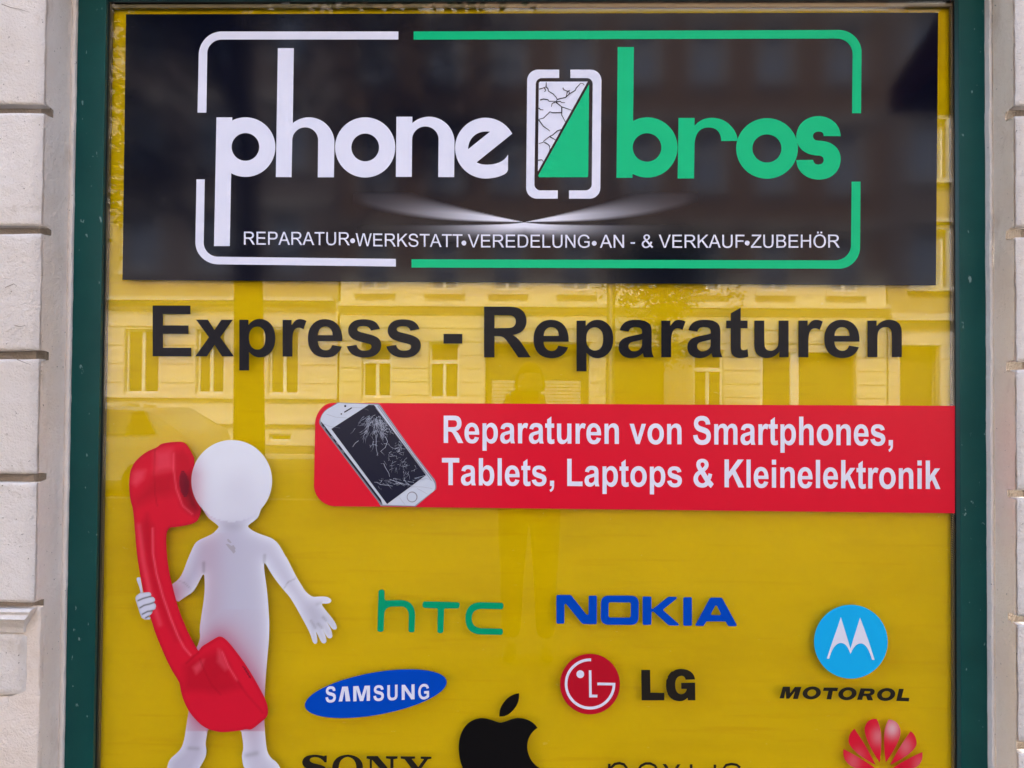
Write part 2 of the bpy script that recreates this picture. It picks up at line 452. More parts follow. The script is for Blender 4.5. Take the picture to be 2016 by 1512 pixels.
# ------------------------------------------------------------------ letter shapes (2048 units to the em)
BOLD = {
'E': (1366, "M149 0V1466H1236V1218H445V893H1181V646H445V247H1264V0Z"),
'x': (1139, "M13 0L401 554L29 1062H372L563 766L764 1062H1094L729 552L1127 0H782L563 333L342 0Z"),
'p': (1251, "M139 1062H401V906Q452 986 539 1036Q626 1086 732 1086Q917 1086 1046 941Q1175 796 1175 537Q1175 271 1045 123.5Q915 -24 730 -24Q642 -24 570.5 11Q499 46 420 131V-404H139ZM417 549Q417 370 488 284.5Q559 199 661 199Q759 199 824 277.5Q889 356 889 535Q889 702 822 783Q755 864 656 864Q553 864 485 784.5Q417 705 417 549Z"),
'r': (797, "M416 0H135V1062H396V911Q463 1018 516.5 1052Q570 1086 638 1086Q734 1086 823 1033L736 788Q665 834 604 834Q545 834 504 801.5Q463 769 439.5 684Q416 599 416 328Z"),
'e': (1139, "M762 338L1042 291Q988 137 871.5 56.5Q755 -24 580 -24Q303 -24 170 157Q65 302 65 523Q65 787 203 936.5Q341 1086 552 1086Q789 1086 926 929.5Q1063 773 1057 450H353Q356 325 421 255.5Q486 186 583 186Q649 186 694 222Q739 258 762 338ZM778 622Q775 744 715 807.5Q655 871 569 871Q477 871 417 804Q357 737 358 622Z"),
's': (1139, "M48 303L330 346Q348 264 403 221.5Q458 179 557 179Q666 179 721 219Q758 247 758 294Q758 326 738 347Q717 367 644 384Q304 459 213 521Q87 607 87 760Q87 898 196 992Q305 1086 534 1086Q752 1086 858 1015Q964 944 1004 805L739 756Q722 818 674.5 851Q627 884 539 884Q428 884 380 853Q348 831 348 796Q348 766 376 745Q414 717 638.5 666Q863 615 952 541Q1040 466 1040 332Q1040 186 918 81Q796 -24 557 -24Q340 -24 213.5 64Q87 152 48 303Z"),
'R': (1479, "M150 0V1466H773Q1008 1466 1114.5 1426.5Q1221 1387 1285 1286Q1349 1185 1349 1055Q1349 890 1252 782.5Q1155 675 962 647Q1058 591 1120.5 524Q1183 457 1289 286L1468 0H1114L900 319Q786 490 744 534.5Q702 579 655 595.5Q608 612 506 612H446V0ZM446 846H665Q878 846 931 864Q984 882 1014 926Q1044 970 1044 1036Q1044 1110 1004.5 1155.5Q965 1201 893 1213Q857 1218 677 1218H446Z"),
'a': (1139, "M357 738L102 784Q145 938 250 1012Q355 1086 562 1086Q750 1086 842 1041.5Q934 997 971.5 928.5Q1009 860 1009 677L1006 349Q1006 209 1019.5 142.5Q1033 76 1070 0H792Q781 28 765 83Q758 108 755 116Q683 46 601 11Q519 -24 426 -24Q262 -24 167.5 65Q73 154 73 290Q73 380 116 450.5Q159 521 236.5 558.5Q314 596 460 624Q657 661 733 693V721Q733 802 693 836.5Q653 871 542 871Q467 871 425 841.5Q383 812 357 738ZM733 510Q679 492 562 467Q445 442 409 418Q354 379 354 319Q354 260 398 217Q442 174 510 174Q586 174 655 224Q706 262 722 317Q733 353 733 454Z"),
't': (682, "M634 1062V838H442V410Q442 280 447.5 258.5Q453 237 472.5 223Q492 209 520 209Q559 209 633 236L657 18Q559 -24 435 -24Q359 -24 298 1.5Q237 27 208.5 67.5Q180 108 169 177Q160 226 160 375V838H31V1062H160V1273L442 1437V1062Z"),
'u': (1251, "M847 0V159Q789 74 694.5 25Q600 -24 495 -24Q388 -24 303 23Q218 70 180 155Q142 240 142 390V1062H423V574Q423 350 438.5 299.5Q454 249 495 219.5Q536 190 599 190Q671 190 728 229.5Q785 269 806 327.5Q827 386 827 614V1062H1108V0Z"),
'n': (1251, "M1112 0H831V542Q831 714 813 764.5Q795 815 754.5 843Q714 871 657 871Q584 871 526 831Q468 791 446.5 725Q425 659 425 481V0H144V1062H405V906Q544 1086 755 1086Q848 1086 925 1052.5Q1002 1019 1041.5 967Q1081 915 1096.5 849Q1112 783 1112 660Z"),
'v': (1139, "M439 0L11 1062H306L506 520L564 339L623 520L825 1062H1114L692 0Z"),
'o': (1251, "M82 546Q82 686 151 817Q220 948 346.5 1017Q473 1086 629 1086Q870 1086 1024 929.5Q1178 773 1178 534Q1178 293 1022.5 134.5Q867 -24 631 -24Q485 -24 352.5 42Q220 108 151 235.5Q82 363 82 546ZM370 531Q370 373 445 289Q520 205 630 205Q740 205 814.5 289Q889 373 889 533Q889 689 814.5 773Q740 857 630 857Q520 857 445 773Q370 689 370 531Z"),
'h': (1251, "M425 1466V927Q561 1086 750 1086Q847 1086 925 1050Q1003 1014 1042.5 958Q1082 902 1096.5 834Q1111 766 1111 623V0H830V561Q830 728 814 773Q798 818 757.5 844.5Q717 871 656 871Q586 871 531 837Q476 803 450.5 734.5Q425 666 425 532V0H144V1466Z"),
'm': (1821, "M125 1062H384V917Q523 1086 715 1086Q817 1086 892 1044Q967 1002 1015 917Q1085 1002 1166 1044Q1247 1086 1339 1086Q1456 1086 1537 1038.5Q1618 991 1658 899Q1687 831 1687 679V0H1406V607Q1406 765 1377 811Q1338 871 1257 871Q1198 871 1146 835Q1094 799 1071 729.5Q1048 660 1048 510V0H767V582Q767 737 752 782Q737 827 705.5 849Q674 871 620 871Q555 871 503 836Q451 801 428.5 735Q406 669 406 516V0H125Z"),
'S': (1366, "M74 477L362 505Q388 360 467.5 292Q547 224 682 224Q825 224 897.5 284.5Q970 345 970 426Q970 478 939.5 514.5Q909 551 833 578Q781 596 596 642Q358 701 262 787Q127 908 127 1082Q127 1194 190.5 1291.5Q254 1389 373.5 1440Q493 1491 662 1491Q938 1491 1077.5 1370Q1217 1249 1224 1047L928 1034Q909 1147 846.5 1196.5Q784 1246 659 1246Q530 1246 457 1193Q410 1159 410 1102Q410 1050 454 1013Q510 966 726 915Q942 864 1045.5 809.5Q1149 755 1207.5 660.5Q1266 566 1266 427Q1266 301 1196 191Q1126 81 998 27.5Q870 -26 679 -26Q401 -26 252 102.5Q103 231 74 477Z"),
'T': (1251, "M478 0V1218H43V1466H1208V1218H774V0Z"),
'b': (1251, "M134 0V1466H415V938Q545 1086 723 1086Q917 1086 1044 945.5Q1171 805 1171 542Q1171 270 1041.5 123Q912 -24 727 -24Q636 -24 547.5 21.5Q459 67 395 156V0ZM413 554Q413 389 465 310Q538 198 659 198Q752 198 817.5 277.5Q883 357 883 528Q883 710 817 790.5Q751 871 648 871Q547 871 480 792.5Q413 714 413 554Z"),
'l': (569, "M147 0V1466H428V0Z"),
'L': (1251, "M157 0V1454H453V247H1189V0Z"),
'&': (1479, "M1465 158L1278 -38Q1178 16 1088 108Q1020 42 925 8Q830 -26 712 -26Q396 -26 236 134Q112 258 112 416Q112 559 196.5 672.5Q281 786 448 866Q374 954 336.5 1035Q299 1116 299 1190Q299 1325 406.5 1408.5Q514 1492 714 1492Q908 1492 1016.5 1403.5Q1125 1315 1125 1180Q1125 1094 1074 1017.5Q1023 941 868 838L1066 578Q1101 640 1126 739L1372 683Q1336 556 1306 489Q1276 422 1244 378Q1292 333 1369.5 269.5Q1447 206 1465 158ZM706 998L780 1055Q862 1119 862 1181Q862 1233 823.5 1269.5Q785 1306 719 1306Q655 1306 618.5 1273.5Q582 1241 582 1198Q582 1147 645 1072ZM593 688L909 286Q868 244 820 222Q772 200 720 200Q583 200 498 275Q414 349 414 450Q414 522 459 583Q504 644 593 688Z"),
'K': (1479, "M149 0V1466H445V815L1043 1466H1441L889 895L1471 0H1088L685 687L445 442V0Z"),
'i': (569, "M147 1206V1466H428V1206ZM147 0V1062H428V0Z"),
'k': (1139, "M136 0V1466H417V688L746 1062H1092L729 674L1118 0H815L548 477L417 340V0Z"),
',': (569, "M135 281H416V80Q416 -42 395 -112Q374 -182 315.5 -237.5Q257 -293 167 -325L112 -209Q197 -181 233 -132Q269 -83 271 0H135Z"),
'-': (682, "M115 391V672H667V391Z"),
' ': (569, ""),
'M': (1706, "M145 0V1466H588L854 466L1117 1466H1561V0H1286V1154L995 0H710L420 1154V0Z"),
'N': (1479, "M152 0V1466H440L1040 487V1466H1315V0H1018L427 956V0Z"),
'U': (1479, "M147 1466H443V672Q443 483 454 427Q473 337 544.5 282.5Q616 228 740 228Q866 228 930 279.5Q994 331 1007 406Q1020 481 1020 655V1466H1316V696Q1316 432 1292 323Q1268 214 1203.5 139Q1139 64 1031 19.5Q923 -25 749 -25Q539 -25 430.5 23.5Q322 72 259 149.5Q196 227 176 312Q147 438 147 684Z"),
'G': (1593, "M831 539V786H1469V202Q1376 112 1199.5 43.5Q1023 -25 842 -25Q612 -25 441 71.5Q270 168 184 347.5Q98 527 98 738Q98 967 194 1145Q290 1323 475 1418Q616 1491 826 1491Q1099 1491 1252.5 1376.5Q1406 1262 1450 1060L1156 1005Q1125 1113 1039.5 1175.5Q954 1238 826 1238Q632 1238 517.5 1115Q403 992 403 750Q403 489 519 358.5Q635 228 823 228Q916 228 1009.5 264.5Q1103 301 1170 353V539Z"),
}
REG = {
'R': (1479, "M161 0V1466H811Q1007 1466 1109 1426.5Q1211 1387 1272 1287Q1333 1187 1333 1066Q1333 910 1232 803Q1131 696 920 667Q997 630 1037 594Q1122 516 1198 399L1453 0H1209L1015 305Q930 437 875 507Q820 577 776.5 605Q733 633 688 644Q655 651 580 651H355V0ZM355 819H772Q905 819 980 846.5Q1055 874 1094 934.5Q1133 995 1133 1066Q1133 1170 1057.5 1237Q982 1304 819 1304H355Z"),
'E': (1366, "M162 0V1466H1222V1293H356V844H1167V672H356V173H1256V0Z"),
'P': (1366, "M158 0V1466H711Q857 1466 934 1452Q1042 1434 1115 1383.5Q1188 1333 1232.5 1242Q1277 1151 1277 1042Q1277 855 1158 725.5Q1039 596 728 596H352V0ZM352 769H731Q919 769 998 839Q1077 909 1077 1036Q1077 1128 1030.5 1193.5Q984 1259 908 1280Q859 1293 727 1293H352Z"),
'A': (1366, "M-3 0L560 1466H769L1369 0H1148L977 444H364L203 0ZM420 602H917L764 1008Q694 1193 660 1312Q632 1171 581 1032Z"),
'T': (1251, "M531 0V1293H48V1466H1210V1293H725V0Z"),
'U': (1479, "M1120 1466H1314V619Q1314 398 1264 268Q1214 138 1083.5 56.5Q953 -25 741 -25Q535 -25 404 46Q273 117 217 251.5Q161 386 161 619V1466H355V620Q355 429 390.5 338.5Q426 248 512.5 199Q599 150 724 150Q938 150 1029 247Q1120 344 1120 620Z"),
'W': (1933, "M414 0L25 1466H224L447 505Q483 354 509 205Q565 440 575 476L854 1466H1088L1298 724Q1377 448 1412 205Q1440 344 1485 524L1715 1466H1910L1508 0H1321L1012 1117Q973 1257 966 1289Q943 1188 923 1117L612 0Z"),
'K': (1366, "M150 0V1466H344V739L1072 1466H1335L720 872L1362 0H1106L584 742L344 508V0Z"),
'S': (1366, "M92 471L275 487Q288 377 335.5 306.5Q383 236 483 192.5Q583 149 708 149Q819 149 904 182Q989 215 1030.5 272.5Q1072 330 1072 398Q1072 467 1032 518.5Q992 570 900 605Q841 628 639 676.5Q437 725 356 768Q251 823 199.5 904.5Q148 986 148 1087Q148 1198 211 1294.5Q274 1391 395 1441Q516 1491 664 1491Q827 1491 951.5 1438.5Q1076 1386 1143 1284Q1210 1182 1215 1053L1029 1039Q1014 1178 927.5 1249Q841 1320 672 1320Q496 1320 415.5 1255.5Q335 1191 335 1100Q335 1021 392 970Q448 919 684.5 865.5Q921 812 1009 772Q1137 713 1198 622.5Q1259 532 1259 414Q1259 297 1192 193.5Q1125 90 999.5 32.5Q874 -25 717 -25Q518 -25 383.5 33Q249 91 172.5 207.5Q96 324 92 471Z"),
'V': (1366, "M577 0L9 1466H219L600 401Q646 273 677 161Q711 281 756 401L1152 1466H1350L776 0Z"),
'D': (1479, "M158 0V1466H663Q834 1466 924 1445Q1050 1416 1139 1340Q1255 1242 1312.5 1089.5Q1370 937 1370 741Q1370 574 1331 445Q1292 316 1231 231.5Q1170 147 1097.5 98.5Q1025 50 922.5 25Q820 0 687 0ZM352 173H665Q810 173 892.5 200Q975 227 1024 276Q1093 345 1131.5 461.5Q1170 578 1170 744Q1170 974 1094.5 1097.5Q1019 1221 911 1263Q833 1293 660 1293H352Z"),
'L': (1139, "M150 0V1466H344V173H1066V0Z"),
'N': (1479, "M156 0V1466H355L1125 315V1466H1311V0H1112L342 1152V0Z"),
'G': (1593, "M844 575V747L1465 748V204Q1322 90 1170 32.5Q1018 -25 858 -25Q642 -25 465.5 67.5Q289 160 199 335Q109 510 109 726Q109 940 198.5 1125.5Q288 1311 456 1401Q624 1491 843 1491Q1002 1491 1130.5 1439.5Q1259 1388 1332 1296Q1405 1204 1443 1056L1268 1008Q1235 1120 1186 1184Q1137 1248 1046 1286.5Q955 1325 844 1325Q711 1325 614 1284.5Q517 1244 457.5 1178Q398 1112 365 1033Q309 897 309 738Q309 542 376.5 410Q444 278 573 214Q702 150 847 150Q973 150 1093 198.5Q1213 247 1275 302V575Z"),
'-': (682, "M65 440V621H618V440Z"),
'&': (1366, "M973 173Q883 73 776.5 23.5Q670 -26 546 -26Q317 -26 183 128Q74 255 74 411Q74 550 163.5 661.5Q253 773 431 857Q330 974 296 1047Q262 1120 262 1187Q262 1321 367.5 1419Q473 1517 632 1517Q784 1517 881 1423.5Q978 1330 978 1199Q978 986 697 836L964 496Q1010 585 1035 703L1225 662Q1176 468 1093 342Q1195 207 1325 115L1202 -31Q1092 40 973 173ZM608 949Q727 1019 761.5 1072Q796 1125 796 1189Q796 1265 748 1313Q700 1361 628 1361Q554 1361 504.5 1313.5Q455 1266 455 1197Q455 1162 473 1123.5Q491 1085 527 1042ZM858 307L523 724Q375 636 323.5 561Q272 486 272 412Q272 322 344 224.5Q416 127 548 127Q630 127 717.5 178Q805 229 858 307Z"),
'F': (1251, "M168 0V1466H1157V1293H362V839H1050V666H362V0Z"),
'Z': (1251, "M41 0V180L792 1119Q872 1219 944 1293H126V1466H1176V1293L353 276L264 173H1200V0Z"),
'B': (1366, "M150 0V1466H700Q868 1466 969.5 1421.5Q1071 1377 1128.5 1284.5Q1186 1192 1186 1091Q1186 997 1135 914Q1084 831 981 780Q1114 741 1185.5 647Q1257 553 1257 425Q1257 322 1213.5 233.5Q1170 145 1106 97Q1042 49 945.5 24.5Q849 0 709 0ZM344 850H661Q790 850 846 867Q920 889 957.5 940Q995 991 995 1068Q995 1141 960 1196.5Q925 1252 860 1272.5Q795 1293 637 1293H344ZM344 173H709Q803 173 841 180Q908 192 953 220Q998 248 1027 301.5Q1056 355 1056 425Q1056 507 1014 567.5Q972 628 897.5 652.5Q823 677 683 677H344Z"),
'H': (1479, "M164 0V1466H358V864H1120V1466H1314V0H1120V691H358V0Z"),
'Ö': (1593, "M99 714Q99 1079 295 1285.5Q491 1492 801 1492Q1004 1492 1167 1395Q1330 1298 1415.5 1124.5Q1501 951 1501 731Q1501 508 1411 332Q1321 156 1156 65.5Q991 -25 800 -25Q593 -25 430 75Q267 175 183 348Q99 521 99 714ZM299 711Q299 446 441.5 293.5Q584 141 799 141Q1018 141 1159.5 295Q1301 449 1301 732Q1301 911 1240.5 1044.5Q1180 1178 1063.5 1251.5Q947 1325 802 1325Q596 1325 447.5 1183.5Q299 1042 299 711ZM510 1597V1802H698V1597ZM885 1597V1802H1073V1597Z"),
'·': (470, "M235 240Q365 240 365 370Q365 500 235 500Q105 500 105 370Q105 240 235 240Z"),
' ': (569, ""),
}
def text(s, font, ink0, ink1, base0, base1, cap0, cap1, q=6):
    "letters set between two ends of a line; returns one list of contours per letter"
    pos, x = [], 0
    for ch in s: pos.append(x); x += font[ch][0]
    gl = [flat(font[ch][1], q) for ch in s]
    xs = [p[0]+pos[i] for i, g in enumerate(gl) for c in g for p in c]
    a, b = min(xs), max(xs)
    out = []
    for i, g in enumerate(gl):
        if not g: continue
        cc = []
        for c in g:
            k = []
            for px, py in c:
                t = (px + pos[i] - a) / (b - a)
                k.append((ink0 + (ink1-ink0)*t, base0 + (base1-base0)*t - py/1466*(cap0+(cap1-cap0)*t)))
            cc.append(k)
        out.append(cc)
    return out
def fit(ch, x0, y0, x1, y1, skew=0, font=BOLD):
    "one letter fitted into a box"
    g = flat(font[ch][1], 7)
    xs = [p[0] for c in g for p in c]; ys = [p[1] for c in g for p in c]
    a, b, c0, d = min(xs), max(xs), min(ys), max(ys)
    return [[(x0+(x1-x0)*(px-a)/(b-a), y1-(y1-y0)*(py-c0)/(d-c0) + skew*((px-a)/(b-a)-.5)) for px, py in c] for c in g]

# ================================================================== the shop front
Y_FR, Y_BODY, Y_BLOCK, Y_PAN = -0.012, -0.100, -0.130, 0.025
random.seed(4)
rng = np.random.default_rng(7)
def hashn(x, z, s=1.0):
    return (math.sin(x*127.1*s + z*311.7*s) * 43758.5453) % 1.0 - 0.5
def noise1(x, z, f):
    xi, zi = math.floor(x*f), math.floor(z*f); tx, tz = x*f-xi, z*f-zi
    a, b, c, d = hashn(xi, zi), hashn(xi+1, zi), hashn(xi, zi+1), hashn(xi+1, zi+1)
    tx = tx*tx*(3-2*tx); tz = tz*tz*(3-2*tz)
    return (a*(1-tx)+b*tx)*(1-tz) + (c*(1-tx)+d*tx)*tz
def rough_block(mb, x0, x1, z0, z1, yb, yf, step=0.008, rnd=0.0035, amp=0.0026, edge=None):
    "a render block with worn, slightly uneven faces and edges"
    nx = max(2, int((x1-x0)/step)); nz = max(2, int((z1-z0)/step))
    if x1-x0 > 0.8: xs = [x0+(x1-x0)*k/60 for k in range(61)]
    else: xs = [x0+(x1-x0)*k/nx for k in range(nx+1)]
    zs = [z0+(z1-z0)*k/nz for k in range(nz+1)]
    b = len(mb.v); W = len(xs)
    for j, z in enumerate(zs):
        for i, x in enumerate(xs):
            ex = min(x-x0, x1-x); ez = min(z-z0, z1-z)
            pull = 0.0
            if ex < rnd: pull += (1-ex/rnd)*rnd*0.6
            if ez < rnd: pull += (1-ez/rnd)*rnd*0.6
            n = amp*(noise1(x, z, 40) + 0.8*noise1(x+5, z, 11))
            xx = x + (0.0026*(noise1(z, 3.1+x0, 28)+0.6*noise1(z, 9.1, 90)) if i in (0, W-1) else 0)
            zz = z + (0.0035*(noise1(x, 7.7+z0, 22)+0.6*noise1(x, 1.1, 80)) if j in (0, len(zs)-1) else 0)
            mb.v.append((xx, yf + pull + n, zz))
    for j in range(nz):
        for i in range(W-1):
            mb.f.append([b+j*W+i, b+j*W+i+1, b+(j+1)*W+i+1, b+(j+1)*W+i]); mb.mi.append(0); mb.sm.append(True)
    rim = [b+i for i in range(W)] + [b+j*W+W-1 for j in range(1, nz+1)] + [b+nz*W+i for i in range(W-2, -1, -1)] + [b+j*W for j in range(nz-1, 0, -1)]
    bb = len(mb.v)
    for r_ in rim: v = mb.v[r_]; mb.v.append((v[0], yb, v[2]))
    for k in range(len(rim)):
        a, c = rim[k], rim[(k+1) % len(rim)]
        mb.f.append([a, bb+k, bb+(k+1) % len(rim), c]); mb.mi.append(0); mb.sm.append(False)

xL0, xL1, xL2, xL3 = PX(139.6, Y_FR), PX(196, Y_FR), PX(201.5, 0), PX(209, 0)
xR0, xR1, xR2, xR3 = PX(1942, Y_FR), PX(1890, Y_FR), PX(1880.5, 0), PX(1872, 0)
zT2 = P(1040, 3, 0).z                           # top edge of the visible glass
zT0 = zT2 + 0.085
zB2 = 0.36; zB0 = 0.27
xBL, xBR = PX(70, Y_BODY), PX(2012, Y_BODY)     # where the reveals end and the piers begin
house = thing('shop_house', 'pale rendered house front with banded stone blocks either side of the shop window', 'building', (0, 0, 0))
# piers: the flat ground of the render, with blocks standing proud of it
WL, WR, HZ = -3.6, 2.9, 4.6
mb = MB()
mb.box(WL, xBL, Y_BODY, 0.30, 0, HZ); mb.build('pier', M['groove_dirt'], house)
mb = MB(); mb.box(xBR, WR, Y_BODY, 0.30, 0, HZ); mb.build('pier', M['groove_dirt'], house)
# left blocks
def zL(v): return P(70, v, Y_BLOCK).z
def zR(v): return P(2003, v, Y_BLOCK).z
gl_ = [(205, 222), (444, 460), (690, 708), (934, 950), (1186, 1200)]
gz = [(zL(a), zL(b)) for a, b in gl_]
pit = (gz[0][0]-gz[3][0]) / 3
edges = [HZ, gz[0][0] + 3*pit + .03, None]
mb = MB(); xe = PX(81, Y_BLOCK, 400)
tops = [gz[0][0]]; rows = []
zt = gz[0][0]
rows.append((zt, zt + pit - 0.03))
rows.append((zt + pit, zt + 2*pit - 0.03)); rows.append((zt + 2*pit, zt + 3*pit - 0.03)); rows.append((zt + 3*pit, HZ))
for i in range(4): rows.append((gz[i+1][0], gz[i][1]))
for a, b in rows: rough_block(mb, WL, xe, a, b, Y_BODY, Y_BLOCK)
mb.build('banded_block', M['stucco_white'], house)
# moulding and the smaller plinth block under it
mb = MB(); za, zb_ = gz[4][1], zL(1250)
xm = PX(40, Y_BLOCK, 1300)
prof = [(0.0, 0.0), (0.10, -0.004), (0.22, 0.001), (0.38, -0.006), (0.50, 0.000), (0.62, 0.005), (0.78, 0.012), (1.0, 0.016)]
for k in range(len(prof)-1):
    t0, d0 = prof[k]; t1, d1 = prof[k+1]
    z0_, z1_ = za+(zb_-za)*t0, za+(zb_-za)*t1
    e0 = xe-0.004-(xe-xm)*min(1, t0*1.2); e1 = xe-0.004-(xe-xm)*min(1, t1*1.2)
    mb.add([(WL, Y_BLOCK+d0, z0_), (e0, Y_BLOCK+d0, z0_), (e1, Y_BLOCK+d1, z1_), (WL, Y_BLOCK+d1, z1_)], [(0, 3, 2, 1)])
    mb.add([(e0, Y_BLOCK+d0, z0_), (e0, Y_BODY, z0_), (e1, Y_BODY, z1_), (e1, Y_BLOCK+d1, z1_)], [(0, 3, 2, 1)])
mb.add([(WL, Y_BLOCK, za), (xe-0.004, Y_BLOCK, za), (xe-0.004, Y_BODY, za), (WL, Y_BODY, za)], [(0, 1, 2, 3)])
mb.build('base_moulding', M['stucco_white'], house)
mb = MB(); zc = zL(1378)
rough_block(mb, WL, xm, zc, zb_, Y_BODY, Y_BLOCK+0.016, rnd=0.012, amp=0.004)
mb.build('banded_block', M['stucco_white'], house)
mb = MB(); rough_block(mb, WL, xBL+0.004, 0.0, zc-0.001, Y_BODY+0.02, Y_BODY-0.006, rnd=0.004, amp=0.003)
mb.build('plinth', M['stucco_grey'], house)
# right blocks
gr_ = [(208, 228), (446, 466), (711, 728), (966, 981), (1214, 1231)]
gz = [(zR(a), zR(b)) for a, b in gr_]
mb = MB(); xe2 = PX(2003, Y_BLOCK, 700); zt = gz[0][0]
rows = [(zt, zt + pit - 0.03), (zt + pit, zt + 2*pit - 0.03), (zt + 2*pit, zt + 3*pit - 0.03), (zt + 3*pit, HZ)]
for i in range(4): rows.append((gz[i+1][0], gz[i][1]))
rows.append((gz[4][1]-pit+.03, gz[4][1])); rows.append((0.0, gz[4][1]-pit))
for a, b in rows: rough_block(mb, xe2, WR, a, b, Y_BODY, Y_BLOCK)
mb.build('banded_block', M['stucco_white'], house)
# reveals: a skin of render with the groove ends cut into it
def reveal(side, xa, xb, ya, yb, mat, cuts, ycut=-0.093):
    mb = MB()
    n = 900
    for j in range(n+1):
        z = HZ*j/n
        for i in range(9):
            t = (0, .10, .22, .34, .42, .55, .7, .85, 1)[i]; y = ya+(yb-ya)*t; x = xa+(xb-xa)*t
            d = 0.0016*(noise1(y*3, z, 30)+noise1(y, z+4, 9))
            if i == 0:
                d += 0.002*noise1(z, 2.2, 60)
            for (c0, c1) in cuts:
                if c1 < z < c0:
                    if y < ycut: y = ycut; d += 0.001
            mb.v.append((x - side*d, y, z))
    for j in range(n):
        for i in range(8):
            a = j*9+i
            mb.f.append([a, a+1, a+10, a+9]); mb.mi.append(0); mb.sm.append(True)
    return mb.build('reveal', mat, house)
cutsL = [(zL(a), zL(b)) for a, b in gl_] + [(za, -1.0)]
mb = MB(); rough_block(mb, xm-0.05, xe+0.003, 0.0, za, Y_BODY+0.01, Y_BODY-0.006, rnd=0.002, amp=0.003); mb.build('reveal', M['stucco_grey'], house)
cutsR = gz
reveal(1, xe+0.0045, xL0-0.012, Y_BLOCK+0.003, Y_FR-0.006, M['stucco_grey'], cutsL)
reveal(-1, xe2-0.0045, PX(1957, Y_FR-0.02), Y_BLOCK+0.003, Y_FR-0.02, M['stucco_beige'], cutsR)
# plaster beads next to the frame
mb = MB(); rough_block(mb, xL0-0.014, xL0+0.0005, 0.0, zT0+0.02, 0.0, Y_FR-0.009, rnd=0.003, amp=0.0015); mb.build('plaster_edge', M['plaster_strip'], house)
mb = MB(); rough_block(mb, xR0-0.0005, PX(1957, Y_FR-0.02)+0.002, 0.0, zT0+0.02, 0.0, Y_FR-0.020, rnd=0.004, amp=0.0015); mb.build('plaster_edge', M['plaster_strip'], house)
# weather marks: a rust-brown spot and hairline cracks in the render
def mark(pts, y, name='stain', mat='stain'):
    vs, fs = tri([pts]); m_ = MB(); nv = len(vs)
    m_.add([P(u, v, y) for u, v in vs], fs); m_.build(name, M[mat], house)
mark([(104, 1393), (110, 1391), (113, 1397), (110, 1404), (112, 1412), (109, 1420), (111, 1428), (107, 1431), (105, 1421), (103, 1416), (107, 1408), (104, 1401)], Y_FR-0.0118)
for pts in ([(10, 566), (20, 562), (27, 559), (33, 563), (30, 566)], [(3, 8), (22, 15), (38, 18), (58, 24)], [(8, 700), (30, 706), (44, 712), (60, 718)], [(28, 640), (38, 643), (50, 641)]):
    mark(stroke(pts, 1.6, 0.7), Y_BLOCK-0.0016, 'hairline_crack', 'groove_dirt')
# lintel and soffit, sill wall
mb = MB(); mb.box(xBL, xBR, Y_BODY, 0.30, zT0+0.004, HZ); mb.build('lintel', M['stucco_white'], house)
mb = MB(); mb.box(xBL, xBR, Y_FR-0.012, 0.30, 0.0, zB0-0.002); mb.box(xBL, xBR, Y_BODY-0.03, Y_FR-0.012, 0.0, zB0-0.03); mb.build('sill_wall', M['stucco_grey'], house)
# the house above and beyond, seen only when stepping aside
mb = MB(); mb.box(-12, WL, -0.10, 0.30, 0, 17); mb.box(WR, 12, -0.10, 0.30, 0, 17); mb.box(WL, WR, -0.10, 0.30, HZ, 17)
mb.box(-12, 12, -0.32, -0.10, HZ+0.1, HZ+0.35)
mb.build('upper_wall', M['stucco_beige'], house)
mb = MB(); mb.box(-12, 12, 0.3, 11, 16.9, 17.2); mb.build('roof', M['stucco_grey'], house)

# frame bars
fr = MB()
fr.box(xL0, xL1, Y_FR, 0.03, zB0, zT0); fr.box(xR1, xR0, Y_FR, 0.03, zB0, zT0)
fr.box(xL1, xR1, Y_FR, 0.03, zT2+0.010, zT0); fr.box(xL1, xR1, Y_FR, 0.03, zB0, zB2-0.01)
frame = fr.build('window_frame', M['green'], house)
bev = frame.modifiers.new('edge', 'BEVEL'); bev.width = 0.0025; bev.segments = 2
bd = MB()
def bead(a, b, c, d):  bd.quad(a, b, c, d)
bd.quad((xL1, Y_FR+0.002, zB2-0.01), (xL2, 0.0, zB2), (xL2, 0.0, zT2), (xL1, Y_FR+0.002, zT2+0.010))
bd.quad((xR2, 0.0, zB2), (xR1, Y_FR+0.002, zB2-0.01), (xR1, Y_FR+0.002, zT2+0.010), (xR2, 0.0, zT2))
bd.quad((xL1, Y_FR+0.002, zT2+0.010), (xL2, 0.0, zT2), (xR2, 0.0, zT2), (xR1, Y_FR+0.002, zT2+0.010))
bd.quad((xL1, Y_FR+0.002, zB2-0.01), (xR1, Y_FR+0.002, zB2-0.01), (xR2, 0.0, zB2), (xL2, 0.0, zB2))
bd.build('glazing_bead', M['bead'], frame, )
gs = MB(); g = 0.0022
gs.box(xL2-0.001, xL2+g, -0.0012, -0.0001, zB2, zT2); gs.box(xR2-g*0.3, xR2+0.001, -0.0012, -0.0001, zB2, zT2)
gs.box(xL2, xR2, -0.0012, -0.0001, zT2-0.001, zT2+0.001); gs.box(xL2, xR2, -0.0012, -0.0001, zB2-0.001, zB2+0.003)
gs.build('rubber_seal', M['rubber'], frame)
